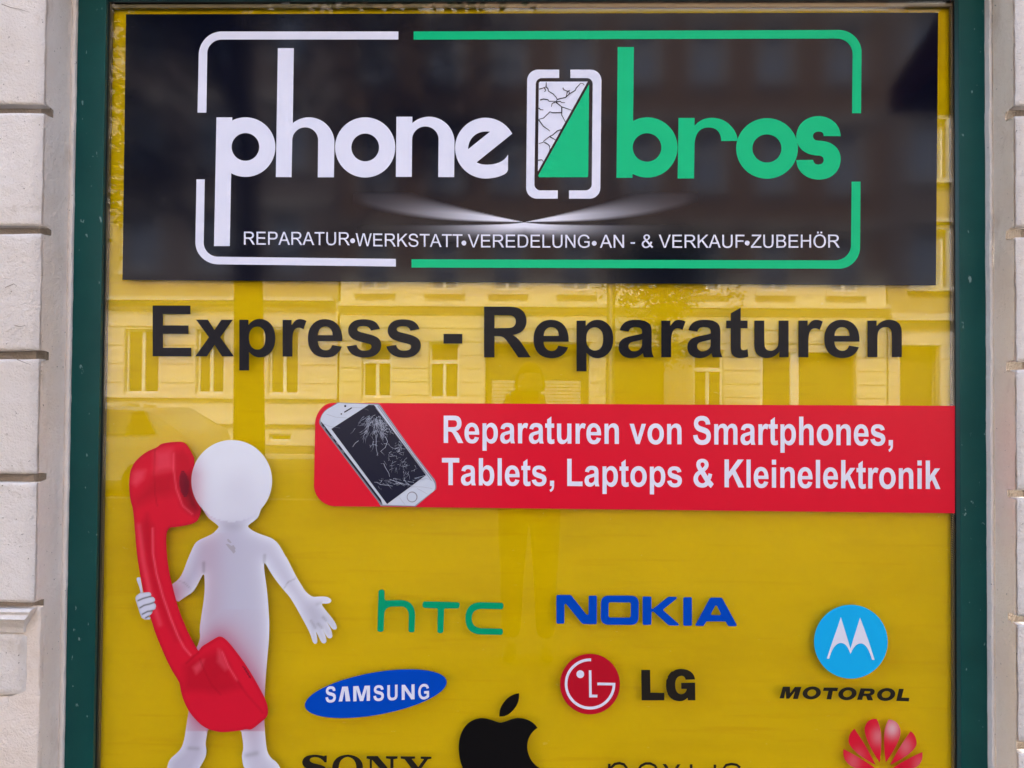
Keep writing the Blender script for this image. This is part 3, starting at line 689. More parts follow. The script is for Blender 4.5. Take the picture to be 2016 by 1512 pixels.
# spacer between the panes
yA, yB = 0.0062, 0.0160
zS1, zS2, zY = P(1040, 7, yA).z, P(1040, 14, yA).z, P(1040, 17, Y_PAN).z
sp_ = MB()
a0, a1 = PX(203.5, yA), PX(207, yA); b0, b1 = PX(1874.8, yA), PX(1879, yA)
sp_.box(a0, a1, yA, yB, zB2, zT2+.01); sp_.box(b0, b1, yA, yB, zB2, zT2+.01); sp_.box(a1, b0, yA, yB, zS2, zS1)
sp_.build('glass_spacer', M['spacer'], frame)
bk = MB()
bk.box(xL2-0.02, PX(209.6, 0.0165), 0.0165, 0.017, zB2-0.02, zT2+0.02); bk.box(PX(1871.8, 0.0165), xR2+0.02, 0.0165, 0.017, zB2-0.02, zT2+0.02)
bk.box(PX(209.6, 0.0165), PX(1871.8, 0.0165), 0.0165, 0.017, zY, zT2+0.02)
bk.build('rebate', M['rubber'], frame)
gp = MB(); gp.box(xL2-0.008, xR2+0.008, 0.0, 0.005, zB2-0.008, zT2+0.008); gp.build('window_pane', M['glass'], house)

yp = MB(); yp.box(xL2-0.01, xR2+0.01, Y_PAN, Y_PAN+0.004, zB2-0.015, zT2+0.015)
o = yp.build('backing_panel', M['yellow'], None, origin=(0, Y_PAN, zB2))
tag(o, 'plain mustard yellow panel filling the whole shop window behind the glass', 'panel')

# ================================================================== black shop sign
def wthing(name, label, cat, u, v, group=None):
    return thing(name, label, cat, P(u, v, 0.0), group)
sign = wthing('shop_sign', 'wide glossy black sign with white and green lettering across the top of the window', 'sign', 1042, 556)
decal('sign_film', [[(248, 28), (1847, 24.5), (1842.5, 562), (241, 551)]], M['film_black_gloss'], sign, 1)
# bracket lines
W1 = [[(784.2, 62.0), (435.6, 62.0)] + arc(436.5, 109.0, 45.3, 47, 270, 180, 16)[1:] + [(388.8, 221.7), (406.3, 221.7), (407.9, 104)] + arc(436.5, 105, 28.6, 27.3, 180, 270, 12)[1:] + [(784.2, 77.7)]]
W2 = [[(386.8, 353), (403, 353), (400.9, 478)] + arc(429.5, 478, 28.6, 27.4, 180, 90, 12)[1:] + [(779.3, 509.7), (779.3, 524.7)] + arc(430, 477, 45.4, 43.4, 90, 180, 16)]
G1 = [[(814.3, 62), (1651, 59)] + arc(1651, 102.7, 45.2, 43.7, 270, 360, 16)[1:] + [(1695.1, 222.8), (1677.7, 222.8), (1678.7, 104.9)] + arc(1648, 105.5, 30.6, 29.6, 0, -90, 12)[1:] + [(814.3, 78)]]
G2 = [[(810.2, 510.5), (1643, 512.7)] + arc(1643, 483, 32.5, 29.7, 90, 0, 12)[1:] + [(1676.8, 357.6), (1694.2, 357.6), (1693.3, 486)] + arc(1652, 486, 41.3, 43.0, 0, 90, 16)[1:] + [(810.2, 526.7)]]
for c, mt, lb in ((W1, 'film_white', 'white corner bracket line, upper left'), (W2, 'film_white', 'white corner bracket line, lower left'),
                  (G1, 'film_green', 'green corner bracket line, upper right'), (G2, 'film_green', 'green corner bracket line, lower right')):
    decal('bracket_line', c, M[mt], sign, 2, label=lb)
def half(x, y): return (x, y)
p_ = [[(426.2, 231), (457.1, 231), (457.1, 237.2)] + arc(483.4, 289.6, 58.6, 58.6, -116.5, 118.5, 60) + [(455.0, 341.5), (452.2, 484.4), (421.3, 484.4)],
      ell(483.2, 289.2, 27.3, 27.3)]
h_ = [[(547, 94.8), (578.4, 94.8), (576.3, 244)] + arc(608.3, 281, 50, 50, -129, 0, 30) + [(657.3, 349), (625.5, 349), (626.3, 276)] +
      arc(600.8, 276, 25.5, 25.4, 0, -180, 24) + [(573.9, 348.6), (543, 348.6)]]
o_ = [ell(718.9, 290.2, 59.2, 59.2, n=80), ell(719, 290.2, 27.3, 27.4)]
n_ = [[(780.5, 229.8), (811.8, 229.8), (811.8, 245)] + arc(844.7, 280, 50, 50.2, -131, 0, 30) + [(894, 348.6), (862.7, 348.6), (863.5, 274.5)] +
      arc(837.4, 274.5, 26.1, 25.6, 0, -180, 24) + [(810.6, 348.2), (779.3, 348.2)]]
e_ = [[(1008.2, 263.4), (938.2, 319.5)] + flat('M938.2,319.5 Q946,324.2 960,324.2 Q990,323.5 1000.2,304.5')[0][1:] + [(1000.0, 334)] +
      flat('M1000,334 Q998.5,341 990,344.5 Q975,351.4 955.6,351.4')[0][1:] + arc(955.8, 291.6, 59.8, 59.8, 90, 331.5, 60)[1:],
      flat('M921.5,293.8 Q922,276 935,265.7 Q947,257 964.8,259.3Z', 10)[0]]
for nm, c in (('p', p_), ('h', h_), ('o', o_), ('n', n_), ('e', e_)):
    decal('letter', c, M['film_white'], sign, 2)
b_ = [[(1216.2, 92.6), (1248, 92.6), (1246.4, 237.8)] + arc(1274.6, 290.3, 59.3, 59.3, -118.4, 117.5, 60) + [(1245.1, 343.5), (1245.1, 350), (1213.7, 350)], ell(1273.9, 290.3, 28.2, 28)]
r_ = [[(1335.9, 232.1), (1367.4, 232.1), (1367.4, 247.5)] + flat('M1367.4,247.5 Q1381,231.6 1402,231.8 Q1425,232.5 1439,248 Q1450.5,260 1452.8,277.5', 12)[0] +
      flat('M1420,277.5 Q1419,251 1394.7,250.9 Q1369.5,251 1367.4,284', 12)[0] + [(1366.4, 351.3), (1334.1, 351.3)]]
o2 = [ell(1510.1, 292.2, 60.7, 59.6, n=80), ell(1510, 292.2, 28.6, 27.7)]
s_ = [flat('M1655,268 L1621.7,268 Q1621.5,258.9 1611.5,258.9 Q1600.6,259.5 1600.6,268.5 Q1601,276.8 1613,277 C1640,278 1655,293 1655,313 C1655,337 1637,353.6 1612.7,353.6 C1587,353.6 1568.5,337 1567.8,314.9 L1601.1,314.9 Q1602,323.9 1611,323.9 Q1621.7,323.5 1621.7,314 Q1621,306.3 1610,306.1 C1585,305.5 1567.8,290 1567.8,269.2 C1567.8,246 1586,228.7 1611.4,228.7 C1637,228.9 1654.5,246 1655,268Z', 9)[0]]
for c in (b_, r_, o2, s_): decal('letter', c, M['film_green'], sign, 2)
# phone mark between the two words
bl = [[(1100.9, 137.1), (1060, 137.1)] + arc(1059, 158.6, 21.2, 21.5, 270, 180, 12)[1:] + [(1035.9, 370)] + arc(1057, 370, 21.1, 21.1, 180, 90, 12)[1:] + [(1098.1, 391.1), (1098.1, 374.8), (1064, 374.8)] +
      arc(1064, 362.5, 12, 12.3, 90, 180, 10)[1:] + [(1054.8, 165.5)] + arc(1066.6, 165.5, 11.8, 12, 180, 270, 10)[1:] + [(1100.9, 153.5)]]
br = [[(1123.1, 137.1), (1163, 137.1)] + arc(1163, 158.6, 21.1, 21.5, 270, 360, 12)[1:] + [(1181.9, 370)] + arc(1160.8, 370, 21.1, 21.1, 0, 90, 12)[1:] + [(1120.2, 391.1), (1120.2, 374.8), (1152, 374.8)] +
      arc(1152.6, 362.5, 12.4, 12.3, 90, 0, 10)[1:] + [(1167, 165.5)] + arc(1155.4, 165.5, 11.6, 12, 0, -90, 10)[1:] + [(1123.1, 153.5)]]
decal('phone_outline', bl, M['film_white'], sign, 2); decal('phone_outline', br, M['film_white'], sign, 2)
wsc = decal('cracked_half_screen', [[(1063, 160.7), (1156.9, 160.7), (1059.1, 337.4), (1060.9, 163)]], M['film_white'], sign, 2)
decal('green_half_screen', [[(1159.8, 165.7), (1158, 347), (1156, 348.9), (1062, 348.9), (1059.4, 346)]], M['film_green'], sign, 2)
CR = ["170,300 205,290 243,276", "243,276 245,250 245,226", "222,283 234,298 238,318 224,326", "243,276 262,292 270,322 318,350 350,385 362,410 345,435", "180,415 215,405 262,411 275,428 330,428 345,435",
      "362,410 395,400 450,388 492,350 555,312 562,290 612,236 635,240 650,258", "422,284 430,305 470,322 498,312", "470,322 465,350 452,388", "480,320 492,336 485,352", "345,435 395,430 410,443 445,443", "345,435 308,452 300,486",
      "345,435 410,488 520,525", "410,488 410,575 450,650", "410,550 310,550 285,540 215,608 165,620", "165,500 185,518 215,520", "165,625 215,695 255,722 285,746", "405,730 365,742 310,790 285,800 220,850 212,866 165,878",
      "285,806 345,840", "225,865 262,885 280,905 284,940 275,970", "160,1055 200,1050 213,1072"]
ck = []
for s in CR:
    pts = [tuple(float(q) for q in t.split(',')) for t in s.split()]
    pts = [(x/5.4+1030, y/5.4+120) for x, y in pts]
    ck.append(stroke(pts, 2.3, 1.2))
for c in ck: pass
vs_all = MB()
for c in ck:
    vs, fs = tri([c]); vs_all.add([P(u, v, -LAY*3) for u, v in vs], [f for f in fs])
vs_all.build('crack', M['film_crack'], wsc)
# printed light arc under the mark
def swoosh(X, Y):
    dx = np.abs(X - 1032.4); right = X > 1032.4
    yu = 437.4 - (dx*0.2 + dx**2*0.0003); yl = 437.6 - dx**3*9.5e-7 - 0.3
    s = np.clip((yl - Y)/np.maximum(yl-yu, .6), -1, 2)
    p = 0.08 + dx/230.0
    k_ = 7.0*np.exp(-dx/70.0)+1.0
    prof = np.where((s > 0) & (s < 1), np.clip((1-s)*k_, 0, 1)**(0.6+dx/300.0), 0)
    edge = np.clip((yl - Y)/ (0.8 + dx/28.0), 0, 1)
    A = np.exp(-(dx/140.0)**1.6)*1.25 + 0.05*np.exp(-(dx/260.0)**3)
    I = A*prof*edge
    h = 437.6 + 4.6*(1-np.exp(-dx/32.0))
    t = Y - h
    I2 = np.where(t > 0, np.exp(-(t/(16.0+dx*0.03))**2.3), 0)*np.exp(-(dx/100.0)**1.6)*1.25
    I2 = I2*np.clip(t/(0.7+dx/60), 0, 1)
    I = np.clip(np.maximum(I, I2), 0, 1)
    fade = np.clip((X-695)/30, 0, 1)*np.clip((1375-X)/30, 0, 1)*np.clip((Y-378)/6, 0, 1)*np.clip((478-Y)/6, 0, 1)
    I = (I*fade)[:, None]**1.0
    return np.array([0.003, 0.004, 0.012])*(1-I) + np.array([0.80, 0.83, 0.95])*I
m = pmat('printed_black_film', (1, 1, 1), 0.085, 0.24)
add_bump(m, [(3.0, 0.05, 0.004, 2)])
at = N(m, 'ShaderNodeAttribute', attribute_name='print'); L(m, at.outputs['Color'], m.node_tree.nodes['Principled BSDF'].inputs['Base Color'])
mbp = MB(); us = np.arange(692, 1379, 2.5)
vsn = np.concatenate([np.arange(378, 425, 2.0), np.arange(425, 462, 0.9), np.arange(462, 480, 2.0)])
UU, VV = np.meshgrid(us, vsn); cc = swoosh(UU.ravel(), VV.ravel())
pts = [P(a, b, -LAY*1.6) for a, b in zip(UU.ravel(), VV.ravel())]; W = len(us)
fs = [(j*W+i, j*W+i+1, (j+1)*W+i+1, (j+1)*W+i) for j in range(len(vsn)-1) for i in range(W-1)]
mbp.add(pts, [f[::-1] for f in fs]); mbp.build('light_arc', m, sign, colors=cc)
for wd, a, b, z0_, z1_, ch_ in (("REPARATUR", 480.2, 688.7, 481.6, 482.8, 25.6), ("WERKSTATT", 700.2, 910.4, 484.6, 486.6, 25.4), ("VEREDELUNG", 920.9, 1160.9, 487.0, 487.8, 25.6),
                     ("AN", 1181, 1228.6, 487.8, 487.8, 25.6), ("-", 1241.5, 1250.2, 487.6, 487.6, 25.6), ("&", 1263.3, 1286, 487.8, 487.8, 25.6), ("VERKAUF", 1297, 1465.6, 487.8, 487.8, 25.8), ("ZUBEHÖR", 1478.6, 1653.3, 487.8, 487.6, 25.8)):
    for g_ in text(wd, REG, a, b, z0_, z1_, ch_, ch_, 4): decal('tagline_letter', g_, M['film_white'], sign, 3)
for a, b in ((694.3, 474.0), (913.3, 478.4), (1169.9, 479.0), (1471.0, 478.4)): decal('tagline_dot', [ell(a, b, 4.8, 4.8, n=20)], M['film_white'], sign, 3)

# ================================================================== cut letters on the glass
ex = wthing('window_lettering', 'large bold black cut letters on the yellow window between black sign and red banner', 'lettering', 1038, 700)
for wd, a, b, z0_, z1_ in (("Express", 300.5, 828.4, 701.4, 702.6), ("-", 873.1, 910.2, 703.0, 703.0), ("Reparaturen", 952.9, 1775.5, 703.6, 703.2)):
    for g_ in text(wd, BOLD, a, b, z0_, z1_, 100.0, 99.6, 8): decal('letter', g_, M['film_black'], ex, 1)

# ================================================================== red banner with the broken phone
ban = wthing('red_banner', 'red banner rounded at its left end, with white text and a cracked phone picture', 'sign', 1250, 1000)
bo = [[(1880, 799), (1880, 1010.5), (662, 996.8)] + arc(661, 955, 43, 42, 90, 180, 14) + [(620.5, 838)] + arc(656, 838, 36, 45, 180, 270, 14)]
decal('banner_film', bo, M['film_red'], ban, 1)
for g_ in text("Reparaturen von Smartphones,", BOLD, 873.5, 1758, 872, 877.2, 53.8, 56.5, 6): decal('letter', g_, M['film_white'], ban, 2)
for g_ in text("Tablets, Laptops & Kleinelektronik", BOLD, 870, 1851.5, 955, 962.8, 53.5, 56, 6): decal('letter', g_, M['film_white'], ban, 2)
K8 = lambda cs: crop(cs, 6.047, 600, 770)
decal('picture_edge', K8(flat('M392,136 L878,150 L900,170 L1300,735 L1545,1050 Q1575,1110 1563,1170 L1320,1374 L905,1368 L860,1300 L180,400 Q160,365 186,320 Q214,235 300,192 Z')), M['film_grey_line'], ban, 2, label='thin clear edge of the phone picture')
ph = decal('phone_picture', K8(flat('M400,142 L868,163 L888,182 L1290,748 L1520,1050 Q1560,1110 1550,1160 Q1540,1195 1500,1215 L1310,1364 L925,1353 L880,1290 L205,402 Q180,370 192,320 Q220,240 300,200 Z')), M['film_phone_white'], ban, 3)
decal('dark_side', K8(flat('M192,360 L215,385 L905,1290 L925,1352 L880,1295 L200,400Z')), M['film_crack'], ph, 4)
decal('screen', K8(flat('M315,450 L762,163 L825,165 L1443,1000 L980,1345Z')), M['film_navy'], ph, 4)
decal('speaker_slot', K8([stroke([(470, 252), (560, 198)], 14)]), M['film_crack'], ph, 4)
decal('camera_dot', K8([ell(481, 178, 13, 12, n=18)]), M['film_navy'], ph, 4)
decal('camera_dot', K8([ell(435, 272, 9, 9, n=14)]), M['film_navy'], ph, 4)
decal('home_button', K8([ell(1278, 1260, 64, 64, n=36), ell(1276, 1261, 53, 54, n=36)]), M['film_grey_line'], ph, 4)
lm = MB()
def addline(pts, w0, w1, yy, mb_=None):
    vs, fs = tri(K8([stroke(pts, w0, w1)])); (mb_ or lm).add([P(u, v, yy) for u, v in vs], fs)
addline([(868, 175), (1290, 770), (1510, 1065)], 9, 7, -LAY*4); addline([(845, 200), (1440, 985)], 5, 5, -LAY*5)
for a, b in (((180, 372), (205, 405)), ((225, 425), (245, 452)), ((318, 535), (345, 572)), ((375, 605), (400, 640)), ((440, 700), (470, 738))):
    addline([a, b], 12, 9, -LAY*5)
rs = random.Random(11)
for pts in ([(205, 385), (300, 420), (420, 440)], [(260, 275), (370, 310), (520, 320)], [(560, 195), (690, 200), (760, 230)], [(1260, 1140), (1400, 1140), (1520, 1160)], [(1340, 1060), (1450, 1040), (1530, 1075)], [(1130, 1270), (1195, 1355)], [(1340, 1160), (1460, 1225)]):
    addline(pts, 3, 2, -LAY*5)
lm.build('crack', M['film_grey_line'], ph)
wm = MB(); SCRN = K8(flat('M322,450 L765,168 L822,170 L1435,998 L982,1335Z'))[0]
def wob(x, y, ang, ln, w):
    pts = [(x, y)]; a = ang
    n = max(3, int(ln/22))
    for k in range(n):
        a += rs.uniform(-0.35, 0.35); x += math.cos(a)*ln/n; y += math.sin(a)*ln/n; pts.append((x, y))
    px_ = K8([pts])[0]
    if all(inside(np.array([q[0]]), np.array([q[1]]), SCRN)[0] for q in px_):
        addline(pts, w, w*0.35, -LAY*5, wm); return True
for k in range(150):
    t = rs.uniform(0, 1)
    cx_, cy_ = 850 + rs.gauss(0, 25), 290 + rs.gauss(0, 25)
    ang = rs.uniform(1.15, 2.7) if t < .75 else rs.uniform(0.6, 1.3)
    r1 = abs(rs.gauss(0, 125)) + 25
    wob(cx_+math.cos(ang)*r1, cy_+math.sin(ang)*r1, ang+rs.uniform(-.4, .4), rs.uniform(28, 100), rs.uniform(1.6, 4.6))
for k in range(50):
    cx_, cy_ = 960+rs.gauss(0, 45), 430+rs.gauss(0, 50)
    wob(cx_, cy_, rs.uniform(0, 6.28), rs.uniform(20, 50), rs.uniform(2, 5))
for k in range(26): wob(1120+rs.gauss(0, 34), 680+rs.gauss(0, 26), rs.uniform(0, 6.28), rs.uniform(20, 45), rs.uniform(2, 4.6))
for k in range(70):
    t = rs.uniform(0, 1); wob(870+t*420+rs.gauss(0, 55), 600+t*430+rs.gauss(0, 70), rs.choice([0.5, 1.2, 2.0, -0.6])+rs.uniform(-.5, .5), rs.uniform(20, 85), rs.uniform(1.4, 3.4))
for k in range(42): wob(1060+rs.gauss(0, 130), 1085+rs.gauss(0, 28), 0.35+rs.uniform(-.5, .5), rs.uniform(20, 90), rs.uniform(1.5, 4))
for q in ([(850, 520), (850, 600), (850, 680), (870, 770)], [(960, 540), (985, 600), (960, 670), (900, 720)], [(940, 860), (960, 910), (1000, 975), (1010, 1020)], [(1010, 1050), (1150, 1100), (1280, 1125)], [(920, 1060), (890, 1110), (1045, 1130)], [(640, 590), (600, 620), (570, 665)], [(1310, 1040), (1430, 1005)], [(600, 1045), (600, 1046)]):
    if q[0][0] != 600: addline(q, 5, 3, -LAY*5, wm)
wm.build('screen_crack', M['film_crack_white'], ph)

# ================================================================== printed figure with the red receiver
def C3(s): return [(float(a)/3.6+240, float(b)/3.6+840) for a, b in (t.split(',') for t in s.split())]
def C4(s): return [(float(a)/4.582+240, float(b)/4.582+1220) for a, b in (t.split(',') for t in s.split())]
def C5(s): return [(float(a)/4.582+240, float(b)/4.582+1080) for a, b in (t.split(',') for t in s.split())]
hc, hr = (456.1, 946.7), 79.4
head_arc = arc(hc[0], hc[1], hr, hr+1, 44, -224, 70)     # right side round over the top to the left side
body = (C3('688,708 680,722 645,758 600,780 560,797 530,815 510,840 470,930 430,1040 400,1085 355,1117') + [(330, 1160)] + C3('385,1252 450,1205 500,1175 530,1130 555,1080 582,1035 588,1100 585,1200 565,1330 550,1440') +
        C5('708,800 690,860 673,897') + [(385, 1300)] + C4('640,560 603,825 585,930 570,1040 555,1110 535,1160 500,1200 430,1260 405,1338 405,1400 480,1440 650,1420 700,1338 750,1250 763,1200 760,1160 752,1120 762,1060 775,985') +
        [(440, 1405)] + C4('1078,1000 1085,1060 1092,1100 1097,1165 1082,1215 1085,1270 1100,1338 1150,1400 1300,1450 1440,1420 1440,1360 1400,1290 1345,1250 1310,1195 1298,1110 1286,980 1283,910 1283,700 1310,350 1325,200 1329,60') +
        C5('1328,640 1315,440 1302,330 1290,250 1282,180 1281,145 1288,122 1350,230 1400,300 1460,375 1510,430 1560,510 1610,600 1660,690 1695,760 1712,810 1722,845 1738,860 1755,857 1763,842 1760,800 1747,742 1775,795 1796,840 1812,855 1832,855 1846,838 1838,790 1806,718 1835,775 1855,803 1875,812 1895,803 1899,785 1890,740 1868,695 1843,655 1875,695 1895,722 1915,733 1935,727 1940,710 1925,670 1890,620 1840,560 1812,522 1802,505 1808,496 1850,498 1880,488 1890,475 1885,458 1865,442 1840,433 1790,432 1735,437 1710,430 1680,410 1650,380 1620,330 1580,268 1530,170 1480,70') +
        C3('1165,930 1130,865 1105,825 1070,795 1030,778 980,762 930,740 905,722 890,706 905,690 940,666 968,640') + head_arc + C3('608,642 640,668 670,690'))
recv_top = C3('250,145 262,130 290,118 360,108 430,107 455,120 475,150 525,245') 
recv = (C3('258,138 275,123 320,112 380,107 430,107 455,122 478,152 525,245 560,400 565,560 558,615 545,650 525,678 480,695 380,713 348,712 328,727 318,750 313,800 318,900 330,1000 345,1075 365,1160 390,1255 430,1370 470,1460') +
        C4('550,0 570,60 610,140 660,232 690,287 705,262 725,238 800,193 860,156 885,151 915,160 960,200 1040,300 1130,425 1210,560 1270,670 1303,740 1318,795 1318,850 1305,880 1280,903 1180,985 1152,993 1122,986 1070,1000 930,1016 860,1011 780,990 700,940 610,838 560,740 535,660 525,600 515,560 440,440 370,290 300,120 265,0') +
        C3('215,1395 165,1230 130,1060 105,900 92,740 80,590 60,520 50,430 55,330 75,275 100,240 145,198 190,170 240,150'))
recv = smooth_closed(recv, 1); body = smooth_closed(body, 1)
fig = wthing('figure_sticker', 'tall cut-out sticker of a faceless white figure holding a giant red telephone receiver', 'sticker', 430, 1510)
HEADC = np.array(hc)
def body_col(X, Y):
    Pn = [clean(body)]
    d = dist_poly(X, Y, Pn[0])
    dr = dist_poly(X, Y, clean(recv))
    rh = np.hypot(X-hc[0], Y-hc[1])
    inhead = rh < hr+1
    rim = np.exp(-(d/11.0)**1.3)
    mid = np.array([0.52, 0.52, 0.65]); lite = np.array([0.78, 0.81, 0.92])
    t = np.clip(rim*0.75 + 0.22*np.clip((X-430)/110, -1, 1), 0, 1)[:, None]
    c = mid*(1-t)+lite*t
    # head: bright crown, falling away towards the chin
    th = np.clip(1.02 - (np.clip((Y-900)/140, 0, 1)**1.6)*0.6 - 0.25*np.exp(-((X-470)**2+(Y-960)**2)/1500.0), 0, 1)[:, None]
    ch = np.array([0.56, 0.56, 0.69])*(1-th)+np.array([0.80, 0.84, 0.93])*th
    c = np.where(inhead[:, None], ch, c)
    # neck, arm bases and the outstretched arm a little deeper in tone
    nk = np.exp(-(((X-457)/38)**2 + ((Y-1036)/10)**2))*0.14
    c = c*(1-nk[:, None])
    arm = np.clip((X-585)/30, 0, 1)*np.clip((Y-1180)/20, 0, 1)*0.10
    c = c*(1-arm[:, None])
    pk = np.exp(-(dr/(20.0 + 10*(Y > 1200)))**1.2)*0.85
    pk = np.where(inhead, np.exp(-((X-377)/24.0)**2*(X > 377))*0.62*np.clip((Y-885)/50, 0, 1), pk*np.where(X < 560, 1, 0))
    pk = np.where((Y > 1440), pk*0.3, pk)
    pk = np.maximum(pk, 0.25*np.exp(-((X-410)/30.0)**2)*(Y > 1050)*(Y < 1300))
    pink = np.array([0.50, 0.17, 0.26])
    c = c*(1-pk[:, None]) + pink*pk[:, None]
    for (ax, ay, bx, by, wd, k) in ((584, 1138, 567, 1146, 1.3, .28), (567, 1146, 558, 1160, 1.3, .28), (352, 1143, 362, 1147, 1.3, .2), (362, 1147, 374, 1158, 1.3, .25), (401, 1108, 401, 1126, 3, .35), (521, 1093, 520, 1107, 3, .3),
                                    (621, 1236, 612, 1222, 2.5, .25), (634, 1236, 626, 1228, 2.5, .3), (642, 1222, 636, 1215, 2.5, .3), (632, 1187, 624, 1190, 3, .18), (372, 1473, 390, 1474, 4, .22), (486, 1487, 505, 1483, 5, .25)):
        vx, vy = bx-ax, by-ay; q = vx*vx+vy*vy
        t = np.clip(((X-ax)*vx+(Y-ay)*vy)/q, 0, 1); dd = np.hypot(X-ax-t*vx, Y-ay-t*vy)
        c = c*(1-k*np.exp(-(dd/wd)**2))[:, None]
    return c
def seg(X, Y, pts, wd):
    m_ = np.full(X.shape, 1e9)
    for (ax, ay), (bx, by) in zip(pts[:-1], pts[1:]):
        vx, vy = bx-ax, by-ay; q = vx*vx+vy*vy or 1e-9
        t = np.clip(((X-ax)*vx+(Y-ay)*vy)/q, 0, 1); m_ = np.minimum(m_, np.hypot(X-ax-t*vx, Y-ay-t*vy))
    return np.exp(-(m_/wd)**2)
def soft_in(X, Y, poly, s):
    ins = inside(X, Y, poly); d = dist_poly(X, Y, poly)
    return np.where(ins, 0.5+0.5*np.clip(d/s, 0, 1), 0.5-0.5*np.clip(d/s, 0, 1))
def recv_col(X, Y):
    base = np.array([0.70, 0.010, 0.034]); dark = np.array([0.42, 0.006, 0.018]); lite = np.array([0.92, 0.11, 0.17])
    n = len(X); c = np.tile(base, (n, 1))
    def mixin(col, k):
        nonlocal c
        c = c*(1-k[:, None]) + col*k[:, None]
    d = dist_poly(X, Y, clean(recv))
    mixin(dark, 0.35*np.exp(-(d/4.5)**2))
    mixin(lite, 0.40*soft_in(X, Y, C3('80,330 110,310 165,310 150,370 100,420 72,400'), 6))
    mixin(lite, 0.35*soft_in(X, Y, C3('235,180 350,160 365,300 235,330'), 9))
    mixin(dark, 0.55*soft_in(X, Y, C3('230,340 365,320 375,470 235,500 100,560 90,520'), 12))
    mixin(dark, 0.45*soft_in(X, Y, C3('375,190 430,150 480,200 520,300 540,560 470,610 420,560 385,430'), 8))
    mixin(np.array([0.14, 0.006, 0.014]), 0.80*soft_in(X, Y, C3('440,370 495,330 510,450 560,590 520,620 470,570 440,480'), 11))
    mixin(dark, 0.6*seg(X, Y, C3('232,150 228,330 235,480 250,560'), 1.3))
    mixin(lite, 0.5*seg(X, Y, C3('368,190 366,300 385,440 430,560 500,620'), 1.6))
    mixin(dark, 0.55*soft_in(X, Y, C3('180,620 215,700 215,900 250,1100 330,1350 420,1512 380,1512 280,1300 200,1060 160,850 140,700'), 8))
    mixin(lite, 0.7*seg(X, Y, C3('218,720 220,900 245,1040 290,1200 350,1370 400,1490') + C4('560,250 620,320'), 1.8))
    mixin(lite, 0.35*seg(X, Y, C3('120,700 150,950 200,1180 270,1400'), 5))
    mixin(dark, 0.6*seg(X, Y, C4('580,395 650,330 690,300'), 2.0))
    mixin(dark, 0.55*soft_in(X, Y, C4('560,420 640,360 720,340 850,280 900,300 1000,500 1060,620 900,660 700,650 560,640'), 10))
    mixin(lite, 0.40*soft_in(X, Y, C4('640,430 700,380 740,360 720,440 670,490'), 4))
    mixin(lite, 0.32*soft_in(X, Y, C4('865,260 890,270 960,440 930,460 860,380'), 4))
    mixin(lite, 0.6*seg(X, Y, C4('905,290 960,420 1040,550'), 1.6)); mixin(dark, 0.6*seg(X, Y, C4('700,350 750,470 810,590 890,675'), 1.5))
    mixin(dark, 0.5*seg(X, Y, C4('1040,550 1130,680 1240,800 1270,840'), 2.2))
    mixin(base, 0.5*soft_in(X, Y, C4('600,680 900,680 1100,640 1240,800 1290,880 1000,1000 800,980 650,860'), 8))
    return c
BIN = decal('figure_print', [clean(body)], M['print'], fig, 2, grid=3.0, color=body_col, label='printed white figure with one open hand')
# receiver is printed over the body, but behind the head: cut the head disc out of its outline
rv = clean(recv)
def cut_head(poly):
    "follow the rim of the head where it overlaps the receiver"
    out = []; n = len(poly)
    ins = [math.hypot(p[0]-hc[0], (p[1]-hc[1])) < hr for p in poly]
    i0 = next(i for i in range(n) if ins[i] and not ins[i-1])
    i1 = next(i for i in range(n) if not ins[i] and ins[i-1])
    a0 = math.degrees(math.atan2(poly[i0][1]-hc[1], poly[i0][0]-hc[0])) % 360
    a1 = math.degrees(math.atan2(poly[i1][1]-hc[1], poly[i1][0]-hc[0])) % 360
    k = i1
    while k != i0: out.append(poly[k]); k = (k+1) % n
    return out + arc(hc[0], hc[1], hr+0.3, hr+1.3, a0, a1, 24)
rv = cut_head(rv)
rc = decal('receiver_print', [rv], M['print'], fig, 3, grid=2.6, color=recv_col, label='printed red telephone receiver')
hm = MB()
for i in range(-3, 4):
    for j in range(-7, 8):
        a, b = (i+(j % 2)*0.5)/2.6, j/7.4
        if a*a+b*b < 1:
            vs, fs = tri([C3(' '.join('%.1f,%.1f' % q for q in ell(440+a*32+b*8, 405+b*92, 4.3, 5.6, n=8)))]); hm.add([P(u, v, -LAY*4) for u, v in vs], fs)
hm.build('speaker_hole', M['film_crack'], rc); hm = MB()
for i in range(14):
    vs, fs = tri([C4(' '.join('%.1f,%.1f' % q for q in ell(1092+i*4.6+(i % 3)*6, 425+i*7.6, 5.5, 4.5, n=8)))]); hm.add([P(u, v, -LAY*4) for u, v in vs], fs)
hm.build('microphone_hole', M['film_crack'], rc)
hand = C5('130,425 160,402 205,396 245,393 260,402 264,418 262,432 285,440 297,455 298,470 288,485 303,502 307,520 300,545 277,560 272,580 262,595 240,612 258,622 250,640 205,640 178,625 160,580 145,530 125,470 121,445')
thumb = C5('155,258 165,262 178,330 188,395 168,400 158,350 135,290 132,270 140,260')
def hand_col(X, Y):
    c = np.tile(np.array([0.66, 0.69, 0.83]), (len(X), 1))
    d = dist_poly(X, Y, hand); c = c*(0.80+0.2*np.clip(d/4, 0, 1))[:, None]
    for pts in ('145,470 190,450 245,435 262,432', '162,535 200,512 250,500 288,486', '185,592 230,568 280,560', '215,625 240,612'):
        c = c*(1-0.85*seg(X, Y, C5(pts), 1.5))[:, None]
    return c
decal('hand_print', [hand], M['print'], fig, 4, grid=1.6, color=hand_col, label='printed white fist round the receiver')
decal('thumb_print', [thumb], M['print'], fig, 2, grid=3.0, color=hand_col)
sc_ = MB()
